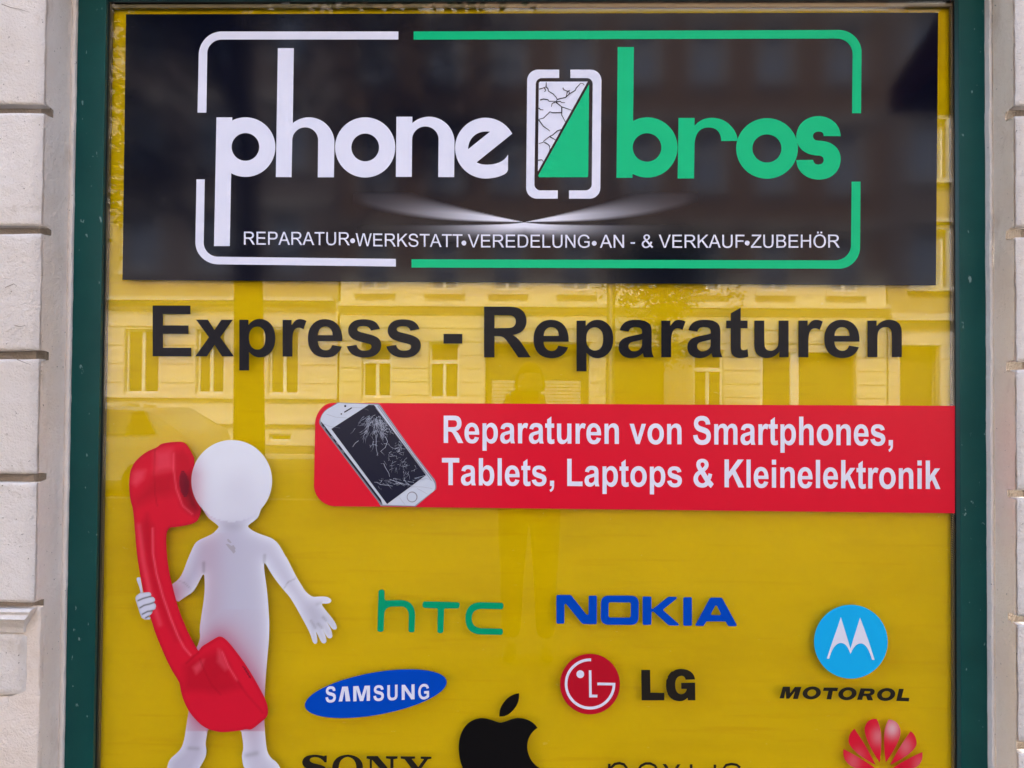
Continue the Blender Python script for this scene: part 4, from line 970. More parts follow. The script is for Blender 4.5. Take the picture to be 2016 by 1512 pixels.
for s in ('745,798 755,795 770,812 778,822 768,826 750,815', '735,832 752,830 765,838 785,850 800,870 806,885 792,900 775,880 758,862', '778,845 790,838 806,862 800,872'):
    vs, fs = tri([C3(s)]); sc_.add([P(u, v, -LAY*3) for u, v in vs], fs)
sc_.build('scratch', pmat('worn_print', (0.42, 0.40, 0.47), 0.6, 0.1), BIN)

# ================================================================== maker marks on the lower half
K5 = lambda d, q=8: crop(flat(d, q), 3.858, 600, 1120)
K6 = lambda d, q=8: crop(flat(d, q), 3.857, 1060, 1120)
K7 = lambda d, q=8: crop(flat(d, q), 3.857, 1480, 1120)
t = wthing('brand_lettering', 'three thin green rounded letters between the open white hand and the blue letters', 'lettering', 866, 1248)
for d in ('M559,180 Q560,158 583,157 Q606,157 606,180 L606,225 Q608,239 620,240 L735,237 Q835,245 838,350 L834,468 Q832,483 811,483 Q789,482 788,468 L790,350 Q785,290 735,285 L665,286 Q605,290 603,350 L599,462 Q597,478 575,479 Q552,478 552,462Z',
          'M912,247 L1158,253 Q1177,255 1177,275 Q1176,299 1158,301 L1068,300 Q1059,302 1058,312 L1053,472 Q1051,488 1030,489 Q1008,488 1007,472 L1010,312 Q1009,301 1000,300 L912,297 Q894,295 894,272 Q896,249 912,247Z',
          'M1335,253 L1492,258 Q1510,260 1509,283 Q1508,306 1492,307 L1345,303 Q1270,305 1268,375 Q1268,445 1340,451 L1490,454 Q1506,456 1505,478 Q1504,500 1488,502 L1330,498 Q1220,490 1220,375 Q1222,258 1335,253Z'):
    decal('letter', K5(d), M['film_green_dark'], t, 1)
t = wthing('brand_lettering', 'wide bold blue capital letters above the round red emblem', 'lettering', 1272, 1232)
for d in ('M150,198 L235,198 Q248,200 255,208 L360,342 Q375,358 381,340 L382,212 Q384,203 392,203 L432,203 Q443,204 444,214 L443,410 Q442,420 432,420 L345,419 Q333,417 325,408 L215,272 Q201,258 197,275 L197,405 Q196,415 186,416 L146,416 Q136,415 136,405 L136,210 Q138,199 150,198Z',
          'M530,203 L705,203 Q760,206 762,262 L760,370 Q757,424 705,426 L525,424 Q474,420 473,365 L475,258 Q478,206 530,203ZM548,253 L688,255 Q702,256 702,270 L701,355 Q700,370 686,371 L548,370 Q532,368 532,354 L533,268 Q534,254 548,253Z',
          'M802,209 L848,210 Q858,212 858,222 L859,298 Q864,306 872,302 L975,220 Q985,211 998,211 L1045,213 Q1056,217 1048,228 L952,305 Q946,312 952,318 L1064,417 Q1072,428 1058,431 L1000,430 Q988,429 978,420 L880,330 Q868,320 860,328 L858,416 Q856,425 848,426 L802,426 Q792,424 792,414 L791,222 Q792,210 802,209Z',
          'M1112,215 L1156,215 Q1166,217 1166,227 L1166,420 Q1165,431 1155,432 L1110,432 Q1100,430 1100,420 L1100,227 Q1101,216 1112,215Z',
          'M1318,218 L1382,218 Q1394,219 1400,229 L1506,424 Q1508,435 1495,436 L1450,435 Q1440,434 1435,424 L1425,405 Q1421,399 1412,399 L1285,398 Q1275,399 1271,408 L1260,425 Q1256,434 1246,434 L1202,433 Q1190,431 1194,420 L1298,230 Q1306,219 1318,218ZM1348,279 Q1342,280 1340,286 L1312,338 Q1308,350 1320,351 L1376,352 Q1388,350 1384,338 L1358,286 Q1355,280 1348,279Z'):
    decal('letter', K6(d), M['film_blue'], t, 1)
t = wthing('emblem_sticker', 'round red emblem with a white letter ring and dot, beside black letters', 'emblem', 1161, 1406)
decal('red_disc', [ell(1161.6, 1346.9, 59, 59.6, n=90)], M['film_red_dark'], t, 1)
ring = arc(392, 874, 192, 194, -87.5, -360-2.5, 60) + [(583, 866), (448, 864), (448, 884), (563, 885)] + arc(392, 874, 172, 173, -357, -87.5, 56)
decal('letter_ring', crop([ring], 3.857, 1060, 1120), M['film_white_matt'], t, 2)
decal('dot', crop([ell(318, 800, 29.5, 29.5, n=30)], 3.857, 1060, 1120), M['film_white_matt'], t, 2)
decal('letter', K6('M383,771 L402,771 L405,955 L449,956 L447,976 L385,976Z'), M['film_white_matt'], t, 2)
t = wthing('brand_lettering', 'two heavy black capital letters right of the round red emblem', 'lettering', 1316, 1380)
decal('letter', K6('M781,768 L848,767 L851,940 L956,942 L956,998 L784,998Z'), M['film_black_dull'], t, 1)
decal('letter', K6('M1190,840 L1117,842 Q1112,812 1084,812 Q1037,818 1039,885 Q1042,950 1085,952 Q1118,950 1127,912 L1085,911 L1084,866 L1190,864 L1192,998 L1135,998 L1132,978 Q1110,1005 1070,1005 Q968,998 969,880 L972,845 L984,826 L982,818 L1000,792 L1012,780 L1024,778 Q1045,760 1085,760 Q1180,764 1190,840Z'), M['film_black_dull'], t, 1)
t = wthing('emblem_sticker', 'round sky blue emblem with a white double peak, above black italic letters', 'emblem', 1675, 1336)
decal('blue_disc', crop([ell(753, 553, 279.5, 280, n=100)], 3.857, 1480, 1120), M['film_sky_blue'], t, 1)
decal('white_peaks', K7('M677,367 L750,606 L823,370 L852,450 L890,555 L933,691 L914,691 Q880,566 827,566 Q780,568 750,647 Q722,562 677,562 Q618,566 588,683 L570,682 L615,548 L650,450Z', 14), M['film_white_matt'], t, 2)
t = wthing('brand_lettering', 'wide black italic capital letters under the sky blue emblem', 'lettering', 1662, 1382)
mo = ['M237,895 L290,895 L292,945 L328,897 L377,897 L350,988 L313,988 L329,928 L284,986 L262,986 L257,928 L245,984 L212,983Z',
      'M548,901 L656,903 L650,929 L616,928 L604,991 L568,990 L583,927 L541,926Z',
      'M828,907 L905,909 Q938,912 934,935 Q930,955 905,961 L922,998 L880,998 L868,966 L846,965 L838,995 L800,994ZM858,928 L852,947 L884,947 Q898,946 901,938 Q902,929 890,929Z',
      'M1119,910 L1155,912 L1138,978 L1197,980 L1192,1006 L1098,1003Z']
for d in mo: decal('letter', K7(d), M['film_black_dull'], t, 1)
for cx_, cy_ in ((456, 942), (727, 948), (1021, 954)):
    c = [[(x - 0.16*(y-cy_), y) for x, y in ell(cx_, cy_, rx, ry, n=40)] for rx, ry in ((69, 49), (33, 26))]
    decal('letter', crop(c, 3.857, 1480, 1120), M['film_black_dull'], t, 1)
t = wthing('emblem_sticker', 'tilted blue oval emblem with white capital letters, left of the black fruit', 'emblem', 740, 1413)
decal('blue_oval', crop([ell(539, 948, 546.5, 160.5, -10.15, n=120)], 3.858, 600, 1120), M['film_blue'], t, 1)
sk = -5
for ch, x0, y0, x1, y1 in (('S', 157, 892, 236, 1016), ('M', 368, 889, 495, 1004), ('S', 521, 884, 601, 1004), ('U', 627, 882, 705, 999), ('N', 736, 879, 834, 993), ('G', 862, 874, 944, 992)):
    decal('letter', crop(fit(ch, x0, y0, x1, y1, sk), 3.858, 600, 1120), M['film_white_matt'], t, 2)
decal('letter', K5('M284,895 L327,893 L346,1005 L311,1006 L303,930 L300,930 L285,1006 L257,1008Z'), M['film_white_matt'], t, 2)
t = wthing('emblem_sticker', 'black bitten fruit emblem with one leaf at the bottom edge of the window', 'emblem', 980, 1560)
decal('fruit', K5('M1485,1168 C1440,1160 1400,1134 1345,1134 C1240,1138 1170,1225 1169,1355 C1170,1440 1185,1480 1215,1550 C1250,1630 1300,1700 1350,1700 C1400,1698 1430,1670 1490,1670 C1550,1670 1580,1700 1630,1698 C1690,1695 1760,1590 1785,1512 C1745,1495 1710,1450 1695,1390 C1680,1330 1695,1255 1768,1208 C1740,1165 1690,1134 1620,1133 C1570,1134 1530,1164 1485,1168Z'), M['film_black_apple'], t, 1)
decal('leaf', K5('M1628,945 C1632,1010 1605,1055 1565,1092 C1535,1118 1505,1124 1477,1121 C1475,1070 1495,1025 1535,988 C1565,960 1598,948 1628,945Z'), M['film_black_apple'], t, 1)
t = wthing('brand_lettering', 'black slab serif capital letters cut by the bottom edge, left of the fruit emblem', 'lettering', 722, 1520)
so = ['M168,1418 L166,1470 L150,1470 Q120,1428 75,1430 Q35,1434 38,1455 Q42,1475 100,1484 Q175,1500 176,1550 Q170,1605 85,1608 Q40,1606 5,1590 L-8,1602 L-22,1602 L-22,1540 L-5,1540 Q25,1590 80,1590 Q120,1588 122,1562 Q120,1540 60,1530 Q-22,1515 -20,1465 Q-12,1415 70,1412 Q115,1412 145,1424 L152,1418Z',
      'M327,1411 Q440,1420 442,1510 Q438,1604 325,1610 Q212,1604 208,1510 Q214,1418 327,1411ZM326,1428 Q262,1436 258,1510 Q262,1586 326,1592 Q388,1586 392,1510 Q388,1436 326,1428Z',
      'M470,1422 L553,1422 L650,1535 L650,1445 L617,1440 L617,1423 L705,1424 L705,1441 L674,1446 L673,1606 L652,1606 L510,1450 L510,1585 L545,1590 L545,1606 L462,1606 L462,1590 L493,1585 L493,1446 L468,1440Z',
      'M728,1424 L838,1425 L838,1441 L812,1444 L862,1505 L905,1446 L880,1442 L880,1426 L962,1427 L962,1442 L935,1447 L875,1530 L875,1587 L910,1590 L910,1606 L785,1606 L785,1590 L822,1587 L822,1530 L758,1446 L728,1441Z']
for d in so: decal('letter', K5(d), M['film_black_dull'], t, 1)
t = wthing('brand_lettering', 'thin black lowercase letters cut by the bottom edge, left of the red petals', 'lettering', 1328, 1530)
nx = [stroke([(538, 1480), (538, 1640)], 20), stroke([(548, 1540), (552, 1510), (580, 1482), (615, 1475), (650, 1485), (672, 1515), (676, 1560), (676, 1640)], 20),
      stroke([(770, 1560), (905, 1560), (904, 1530), (885, 1495), (850, 1478), (815, 1478), (780, 1495), (760, 1525), (756, 1560), (765, 1600), (800, 1632), (850, 1636), (895, 1615)], 19),
      None, stroke([(1160, 1484), (1160, 1580), (1175, 1618), (1215, 1638), (1260, 1632), (1290, 1600), (1298, 1560)], 20), stroke([(1340, 1486), (1340, 1640)], 20),
      stroke([(1532, 1510), (1505, 1488), (1465, 1482), (1425, 1490), (1408, 1515), (1425, 1545), (1470, 1558), (1520, 1575), (1530, 1605), (1505, 1632), (1455, 1638), (1400, 1615)], 19)]
for q in nx:
    if q: decal('letter', crop([q], 3.857, 1060, 1120), M['film_black_dull'], t, 1)
decal('letter', crop([[(942, 1482), (968, 1482), (1012, 1545), (1056, 1484), (1080, 1484), (1024, 1560), (1082, 1640), (1056, 1640), (1010, 1575), (962, 1640), (936, 1640), (998, 1560)]], 3.857, 1060, 1120), M['film_black_dull'], t, 1)
t = wthing('emblem_sticker', 'fan of red petals at the bottom right corner of the window', 'emblem', 1737, 1530)
def petal_col(cx_, cy_, k):
    def f(X, Y):
        g_ = np.exp(-(((X-cx_)/13)**2+((Y-cy_)/17)**2))*k
        return np.array([0.68, 0.010, 0.035])*(1-g_[:, None]) + np.array([0.74, 0.45, 0.50])*g_[:, None]
    return f
for d, (cx_, cy_, k) in (('M780,1215 Q735,1250 736,1310 Q745,1385 942,1490 Q870,1340 780,1215Z', (1690, 1490, .15)), ('M948,1140 Q880,1133 858,1205 Q850,1290 972,1472 Q990,1340 980,1240 Q972,1180 948,1140Z', (1729, 1450, .35)),
             ('M1040,1145 Q1110,1145 1130,1225 Q1138,1300 1018,1470 Q998,1330 1008,1240 Q1018,1180 1040,1145Z', (1757, 1434, .95)), ('M1207,1234 Q1250,1260 1252,1325 Q1245,1395 1050,1490 Q1120,1350 1207,1234Z', (1783, 1470, .3)),
             ('M697,1368 Q685,1450 750,1495 Q830,1540 955,1525 Q820,1430 697,1368Z', (1680, 1500, .2)), ('M1296,1391 Q1305,1470 1250,1505 Q1180,1540 1050,1528 Q1160,1450 1296,1391Z', (1810, 1505, .2)),
             ('M760,1550 Q790,1610 860,1600 Q930,1590 960,1548Z', (1700, 1530, 0)), ('M1230,1555 Q1200,1615 1130,1602 Q1060,1590 1040,1550Z', (1790, 1530, 0))):
    decal('petal', K7(d, 10), M['print'], t, 1, grid=2.5, color=petal_col(cx_, cy_, k))

# ================================================================== the street behind, seen mirrored in the pane and the black film
YF = 21.0                                       # distance of the house fronts across the street
M['cream'] = pmat('cream_plaster', (0.62, 0.57, 0.47), 0.85, 0.2)
M['offwhite'] = pmat('offwhite_plaster', (0.60, 0.545, 0.53), 0.85, 0.2)
M['ochre'] = pmat('ochre_brick', (0.40, 0.25, 0.15), 0.85, 0.2); vary(M['ochre'], (0.24, 0.145, 0.09), (0.31, 0.20, 0.13), 2.0)
M['taupe'] = pmat('taupe_plaster', (0.36, 0.29, 0.25), 0.85, 0.2); vary(M['taupe'], (0.22, 0.18, 0.165), (0.29, 0.24, 0.22), 1.5)
M['trim'] = pmat('stone_trim', (0.52, 0.50, 0.48), 0.8, 0.2)
M['win_frame'] = pmat('window_white', (0.72, 0.72, 0.70), 0.5, 0.4)
M['win_glass'] = pmat('window_dark_glass', (0.02, 0.025, 0.035), 0.04, 0.9)
M['sky_tint_glass'] = pmat('painted_sky_glass', (0.13, 0.22, 0.40), 0.10, 0.8)  # blue sky reflection of the upper windows painted into the base colour
M['dark_door'] = pmat('dark_door', (0.03, 0.028, 0.025), 0.5, 0.4)
M['shutter'] = pmat('roller_shutter', (0.42, 0.41, 0.38), 0.6, 0.4)
M['asphalt'] = pmat('asphalt', (0.05, 0.05, 0.052), 0.9, 0.2); add_bump(M['asphalt'], [(90, .4, .004, 3)])
M['paving'] = pmat('paving', (0.20, 0.19, 0.18), 0.9, 0.2); vary(M['paving'], (0.055, 0.053, 0.05), (0.08, 0.077, 0.072), 1.3)
M['kerb'] = pmat('kerb_stone', (0.36, 0.35, 0.33), 0.8, 0.2)
M['bark'] = pmat('bark', (0.055, 0.042, 0.03), 0.95, 0.1); add_bump(M['bark'], [(22, .8, .02, 4)])
M['leaf'] = pmat('leaf', (0.045, 0.085, 0.02), 0.6, 0.3); vary(M['leaf'], (0.03, 0.06, 0.015), (0.06, 0.11, 0.03), 1.2)
M['car_paint'] = pmat('white_car_paint', (0.82, 0.83, 0.85), 0.25, 0.5, 0, 0.8)
M['car_glass'] = pmat('car_glass', (0.015, 0.017, 0.02), 0.05, 0.8)
M['tyre'] = pmat('tyre', (0.02, 0.02, 0.02), 0.85, 0.2)
M['rim'] = pmat('rim', (0.45, 0.45, 0.46), 0.35, 0.5, 0.9)
M['lamp_on'] = pmat('lamp_lens', (0.7, 0.7, 0.7), 0.1, 0.6)
M['metal_dark'] = pmat('dark_metal', (0.03, 0.033, 0.035), 0.45, 0.5)
M['awning'] = pmat('awning_cloth', (0.14, 0.02, 0.03), 0.85, 0.1)
M['coat'] = pmat('dark_jacket', (0.03, 0.032, 0.04), 0.85, 0.2)
M['trousers'] = pmat('blue_jeans', (0.05, 0.055, 0.075), 0.9, 0.2)
M['skin'] = pmat('skin', (0.50, 0.30, 0.22), 0.5, 0.4)
M['hair'] = pmat('hair', (0.03, 0.02, 0.014), 0.7, 0.3)
M['shoe'] = pmat('shoe', (0.02, 0.018, 0.016), 0.5, 0.4)
def structure(name, mb, mat):
    o = mb.build(name, mat); o['kind'] = 'structure'; return o
structure('ground', MB().box(-150, 150, -150, 60, -0.6, -0.13), M['asphalt'])
structure('pavement', MB().box(-150, 150, -8.9, 0.2, -0.2, 0.0), M['paving'])
structure('kerb', MB().box(-150, 150, -9.06, -8.902, -0.2, 0.004), M['kerb'])
structure('road', MB().box(-150, 150, -17.4, -9.062, -0.2, -0.12), M['asphalt'])
structure('kerb', MB().box(-150, 150, -17.56, -17.402, -0.2, 0.004), M['kerb'])
structure('pavement', MB().box(-150, 150, -YF, -17.562, -0.2, 0.0), M['paving'])

def front(parent, mat, x0, x1, z0, z1, holes, y=-YF, depth=0.22, th=0.5):
    "a wall with real openings"
    xs = sorted({x0, x1, *[max(x0, min(x1, h[k])) for h in holes for k in (0, 1)]})
    zs = sorted({z0, z1, *[max(z0, min(z1, h[k])) for h in holes for k in (2, 3)]})
    mb = MB()
    for i in range(len(xs)-1):
        for j in range(len(zs)-1):
            a, b, c, d = xs[i], xs[i+1], zs[j], zs[j+1]
            if any(h[0] <= (a+b)/2 <= h[1] and h[2] <= (c+d)/2 <= h[3] for h in holes): continue
            mb.quad((b, y, c), (a, y, c), (a, y, d), (b, y, d))
    for a, b, c, d in holes:
        mb.quad((a, y, c), (a, y-depth, c), (a, y-depth, d), (a, y, d)); mb.quad((b, y-depth, c), (b, y, c), (b, y, d), (b, y-depth, d))
        mb.quad((a, y-depth, d), (b, y-depth, d), (b, y, d), (a, y, d)); mb.quad((a, y, c), (b, y, c), (b, y-depth, c), (a, y-depth, c))
    mb.box(x0, x1, y-12, y-th, z0, z1)
    return mb.build('wall', mat, parent)
def window(parent, x0, x1, z0, z1, y=-YF, depth=0.18, transom=None, mull=True, trim=None):
    f = MB(); t = 0.07; yb, yf = y-depth-0.04, y-depth+0.03
    f.box(x0, x0+t, yb, yf, z0, z1); f.box(x1-t, x1, yb, yf, z0, z1); f.box(x0+t, x1-t, yb, yf, z0, z0+t); f.box(x0+t, x1-t, yb, yf, z1-t, z1)
    if transom: f.box(x0+t, x1-t, yb, yf+.02, transom-.06, transom+.06)
    if mull:
        xm = (x0+x1)/2; f.box(xm-.05, xm+.05, yb, yf+.01, z0+t, (transom-.06) if transom else z1-t)
    w = f.build('window', M['win_frame'], parent)
    MB().box(x0+.01, x1-.01, yb-0.03, yb+0.01, z0+.01, z1-.01).build('pane', M['sky_tint_glass'] if trim else M['win_glass'], w)
    if trim:
        s = MB(); s.box(x0-.18, x1+.18, y+.001, y+.16, z0-.16, z0-.02)
        s.box(x0-.14, x0-.01, y+.001, y+.06, z0-.02, z1+.14); s.box(x1+.01, x1+.14, y+.001, y+.06, z0-.02, z1+.14); s.box(x0-.01, x1+.01, y+.001, y+.06, z1+.01, z1+.14)
        s.box(x0-.24, x1+.24, y+.001, y+.2, z1+.22, z1+.34)
        s.build('window_surround', trim, parent)
def bands(parent, mat, x0, x1, z0, z1, holes, h=0.42, gap=0.03, y=-YF, out=0.03):
    "ground floor cut into broad flat courses"
    mb = MB(); z = z1
    while z > z0 + 0.1:
        a, b = max(z0, z-h+gap), z
        cuts = sorted([(hh[0]-.02, hh[1]+.02) for hh in holes if hh[2] < b and hh[3] > a])
        cur = x0
        for c0, c1 in cuts + [(x1, x1)]:
            if c0 > cur+.02: mb.box(cur, min(c0, x1), y, y+out, a, b)
            cur = max(cur, c1)
        z -= h
    mb.build('banded_course', mat, parent)
def cornice(parent, mat, x0, x1, z, prof, y=-YF):
    mb = MB()
    for dz0, dz1, out in prof: mb.box(x0, x1, y+.002, y+out, z+dz0, z+dz1)
    mb.build('cornice', mat, parent)

# house across the street, middle
XA0, XA1 = MX(668, YF), MX(1745, YF)
hA = thing('apartment_house', 'cream banded house front mirrored in the middle of the window', 'building', ((XA0+XA1)/2, -YF, 0))
gA = []
for a, b, c, d in ((712, 771, 785, 674), (844, 904, 786, 674), (955, 1160, 866, 676), (1193, 1301, 866, 681), (1365, 1424, 866, 686), (1496, 1686, 866, 690)):
    gA.append((MX(a, YF), MX(b, YF), max(0.12, MZ(c, YF)), MZ(d, YF)))
z1f = MZ(600, YF)
wcol = [(735, 50), (872, 50), (997, 50), (1133, 50), (1262, 50), (1392, 50), (1525, 50), (1664, 50)]
hol = []
for f, (b0, t0) in enumerate(((571, 470), (372, 262), (160, 60), (-45, -135))):
    for u, ww in wcol: hol.append((MX(u-28, YF), MX(u+28, YF), MZ(b0, YF), MZ(t0, YF)))
front(hA, M['cream'], XA0, XA1, 0, z1f, gA)
front(hA, M['cream'], XA0, XA1, z1f, MZ(540, YF), [h for h in hol if h[2] < MZ(540, YF)])
for h in hol: window(hA, h[0], h[1], h[2], h[3], transom=h[3]-.55, trim=M['cream'] if h[2] < 6 else M['trim'])
HA = 17.5
hu = [h for h in hol]
front(hA, M['ochre'], XA0, XA1, MZ(540, YF), HA, [(h[0], h[1], max(h[2], MZ(540, YF)), h[3]) for h in hu])
bands(hA, M['cream'], XA0, XA1, 0.5, MZ(622, YF), gA)
cornice(hA, M['cream'], XA0-.05, XA1+.05, MZ(606, YF), [(-.22, -.12, .06), (-.12, 0, .14), (0, .10, .24), (.10, .16, .10)])
for v in (445, 235, 30): cornice(hA, M['trim'], XA0, XA1, MZ(v, YF), [(-.1, .05, .08), (.05, .15, .15)])
cornice(hA, M['trim'], XA0-.2, XA1+.2, HA, [(-.6, -.4, .15), (-.4, -.15, .4), (-.15, .1, .7)])
MB().box(XA0, XA1, -YF-12, -YF-0.02, HA+.1, HA+.2).build('roof', M['metal_dark'], hA)
for h in gA[:2] + gA[4:5]: window(hA, h[0], h[1], h[2], h[3], transom=h[3]-.62, depth=.16)
def shopfront(h, lighter):
    mb = MB(); mb.box(h[0]+.01, h[1]-.01, -YF-.5, -YF-.3, h[2], h[3]-.01); mb.build('recess', M['dark_door'], hA)
    if lighter:
        s = MB(); z = h[2]
        top = MZ(752, YF)
        while z < top: s.box(h[0]+.2, h[1]-.25, -YF-.26, -YF-.2, z, z+.085); z += .11
        s.build('roller_shutter', M['shutter'], hA)
shopfront(gA[2], True); shopfront(gA[3], False)
mb = MB(); h = gA[5]; mb.box(h[0]+1.2, h[1]-.01, -YF-.5, -YF-.3, h[2], h[3]-.01); mb.build('recess', M['dark_door'], hA)
mb = MB(); xa = h[0]; mb.box(xa+.95, xa+1.2, -YF-.2, -YF-.02, h[2], h[3]-.01); mb.box(xa+.01, xa+.1, -YF-.2, -YF-.05, h[2], h[3]-.01); mb.build('door_frame', M['win_frame'], hA)
mb = MB(); mb.box(xa+.1, xa+.95, -YF-.2, -YF-.14, h[2], h[3]-.01); mb.build('door', M['dark_door'], hA)

# left neighbour
XB0, XB1 = MX(60, YF), MX(664, YF)
hB = thing('apartment_house', 'off-white house front with tall ground floor windows mirrored at the left of the window', 'building', ((XB0+XB1)/2, -YF, 0))
gB = [(MX(a, YF), MX(b, YF), MZ(780, YF), MZ(652, YF)) for a, b in ((245, 312), (386, 441), (528, 588), (110, 170))]
gB2 = [(MX(a, YF), MX(b, YF), MZ(880, YF)+.1, MZ(858, YF)) for a, b in ((385, 425), (530, 575), (250, 290))]
holB = []
for (b0, t0) in ((535, 425), (330, 215), (120, 10)):
    for u in (130, 275, 415, 560): holB.append((MX(u-30, YF), MX(u+30, YF), MZ(b0, YF), MZ(t0, YF)))
front(hB, M['offwhite'], XB0, XB1, 0, MZ(598, YF), gB+gB2)
front(hB, M['taupe'], XB0, XB1, MZ(598, YF), 16.2, holB)
for h in gB: window(hB, *h, depth=.14)
for h in gB2: window(hB, *h, depth=.14, mull=False)
for h in holB: window(hB, *h, trim=M['trim'])
bands(hB, M['offwhite'], XB0, XB1, MZ(790, YF), MZ(612, YF), gB, h=.585, gap=.03)
cornice(hB, M['trim'], XB0, XB1-.1, MZ(598, YF), [(-.25, -.16, .08), (-.08, .02, .16), (.02, .14, .34)])
cornice(hB, M['offwhite'], XB0, XB1, MZ(784, YF), [(-.08, .02, .12)]); cornice(hB, M['offwhite'], XB0, XB1, MZ(834, YF), [(-.08, .06, .14)])
cornice(hB, M['trim'], XB0-.1, XB1, 16.2, [(-.5, -.3, .15), (-.3, 0, .45)])
for v in (400, 190): cornice(hB, M['trim'], XB0, XB1, MZ(v, YF), [(-.08, .08, .1)])
MB().box(XB0, XB1, -YF-12, -YF-.02, 16.2, 16.3).build('roof', M['metal_dark'], hB)
# right neighbour
XC0, XC1 = MX(1748, YF), MX(2500, YF)
hC = thing('apartment_house', 'grey house front with a dark gateway mirrored at the right edge of the window', 'building', ((XC0+XC1)/2, -YF, 0))
gC = [(MX(1772, YF), MX(1850, YF), 0.1, MZ(676, YF)), (MX(1930, YF), MX(2010, YF), 1.2, MZ(676, YF)), (MX(2100, YF), MX(2180, YF), 1.2, MZ(676, YF))]
holC = [(MX(u-32, YF), MX(u+32, YF), MZ(b0, YF), MZ(t0, YF)) for (b0, t0) in ((560, 450), (350, 235), (140, 30)) for u in (1830, 1960, 2100, 2240, 2380)]
front(hC, M['offwhite'], XC0, XC1, 0, MZ(625, YF), gC); front(hC, M['taupe'], XC0, XC1, MZ(625, YF), 16.8, holC)
for h in gC[1:]: window(hC, *h)
for h in holC: window(hC, *h, trim=M['trim'])
h = gC[0]; MB().box(h[0]+.01, h[1]-.01, -YF-.6, -YF-.4, h[2], h[3]-.01).build('gate', M['dark_door'], hC)
bands(hC, M['offwhite'], XC0, XC1, .5, MZ(650, YF), gC)
cornice(hC, M['trim'], XC0, XC1, MZ(625, YF), [(-.2, -.1, .1), (-.05, .16, .3)]); cornice(hC, M['trim'], XC0, XC1, 16.8, [(-.5, -.3, .15), (-.3, 0, .45)])
MB().box(XC0, XC1, -YF-12, -YF-.02, 16.8, 16.9).build('roof', M['metal_dark'], hC)
# plain houses further along on both sides
for (xa, xb, hh, mt, lb) in ((-46, XB0-.03, 17.0, 'taupe', 'plain brown house left of the mirrored off-white house'), (XC1+.03, 46, 16.0, 'ochre', 'plain brick house right of the mirrored grey house')):
    t = thing('apartment_house', lb, 'building', ((xa+xb)/2, -YF, 0)); hs = []
    x = xa+1.5
    while x < xb-2: hs += [(x, x+1.1, 2+3.5*k, 4.0+3.5*k) for k in range(4)]; x += 2.8
    front(t, M[mt], xa, xb, 0, hh, hs)
    g = MB()
    for q in hs: g.box(q[0], q[1], -YF-.24, -YF-.2, q[2], q[3])
    for q in hs: pass
    g.build('glazing', M['win_glass'], t); MB().box(xa, xb, -YF-12, -YF-.02, hh, hh+.1).build('roof', M['metal_dark'], t)

# trees
def tree(label, x, y, ht, trunk_r, lean, crown_c, crown_r, nleaf, leaf, seed, squash=0.8):
    rr = random.Random(seed)
    t = thing('street_tree', label, 'tree', (x, y, 0), 'trees along the street')
    mb = MB(); top = Vector((crown_c[0], crown_c[1], crown_c[2]))
    pts = [(x + (top.x-x)*k*k/36*lean, y, -0.02 + ht*k/6) for k in range(7)]
    mb.tube(pts, [trunk_r*(1.12-.05*k) for k in range(7)], 12)
    tips = []
    for k in range(11):
        a = rr.uniform(0, 6.28); e = rr.uniform(.25, 1.2); q = Vector(pts[rr.choice([3, 4, 5, 6, 6])]); l_ = crown_r*rr.uniform(.6, 1.0)
        d = Vector((math.cos(a)*math.cos(e), math.sin(a)*math.cos(e), math.sin(e)))
        P1 = q+d*l_*.5+Vector((0, 0, .1)); P2 = q+d*l_+Vector((0, 0, .25*l_)); r1 = trunk_r*.38
        mb.tube([q, P1, P2], [r1, r1*.6, r1*.15], 6)
        for j in range(4):
            a2 = rr.uniform(0, 6.28); d2 = (d+Vector((math.cos(a2), math.sin(a2), rr.uniform(-.2, .6)))*.8).normalized()
            s0 = q+(P2-q)*rr.uniform(.4, 1); mb.tube([s0, s0+d2*l_*.5], [r1*.3, r1*.06], 4, caps=False); tips.append(s0+d2*l_*.5)
        tips.append(P2)
    mb.build('trunk', M['bark'], t)
    lf = MB(); cl = [top+Vector((rr.gauss(0, .5)*crown_r, rr.gauss(0, .5)*crown_r, rr.gauss(0, .42)*crown_r*squash)) for _ in range(26)] + tips
    for k in range(nleaf):
        c = rr.choice(cl); s = crown_r*.16
        p = c+Vector((rr.gauss(0, s), rr.gauss(0, s), rr.gauss(0, s*.8)))
        a, b = Vector((rr.gauss(0, 1), rr.gauss(0, 1), rr.gauss(0, .6))).normalized(), Vector((rr.gauss(0, 1), rr.gauss(0, 1), rr.gauss(0, .6))).normalized()
        b = (b - a*b.dot(a)).normalized(); L_ = leaf*rr.uniform(.6, 1.2)
        lf.add([p-a*L_, p+b*L_*.5, p+a*L_, p-b*L_*.5], [(0, 1, 2, 3)])
    lf.build('crown', M['leaf'], t)
tx = MX(492, 8.4)
tree('stout street tree with a wide dark crown, mirrored at the left of the window', tx, -8.4, 6.6, 0.20, 1.0, (tx-.2, -8.4, 7.5), 3.2, 20000, .085, 3, .85)
tx = MX(1335, 16.0)
tree('slim young street tree with loose leaves, mirrored right of the middle', tx, -18.2, 4.4, 0.07, 0.0, (tx, -18.2, 4.6), 1.25, 6000, .085, 8)
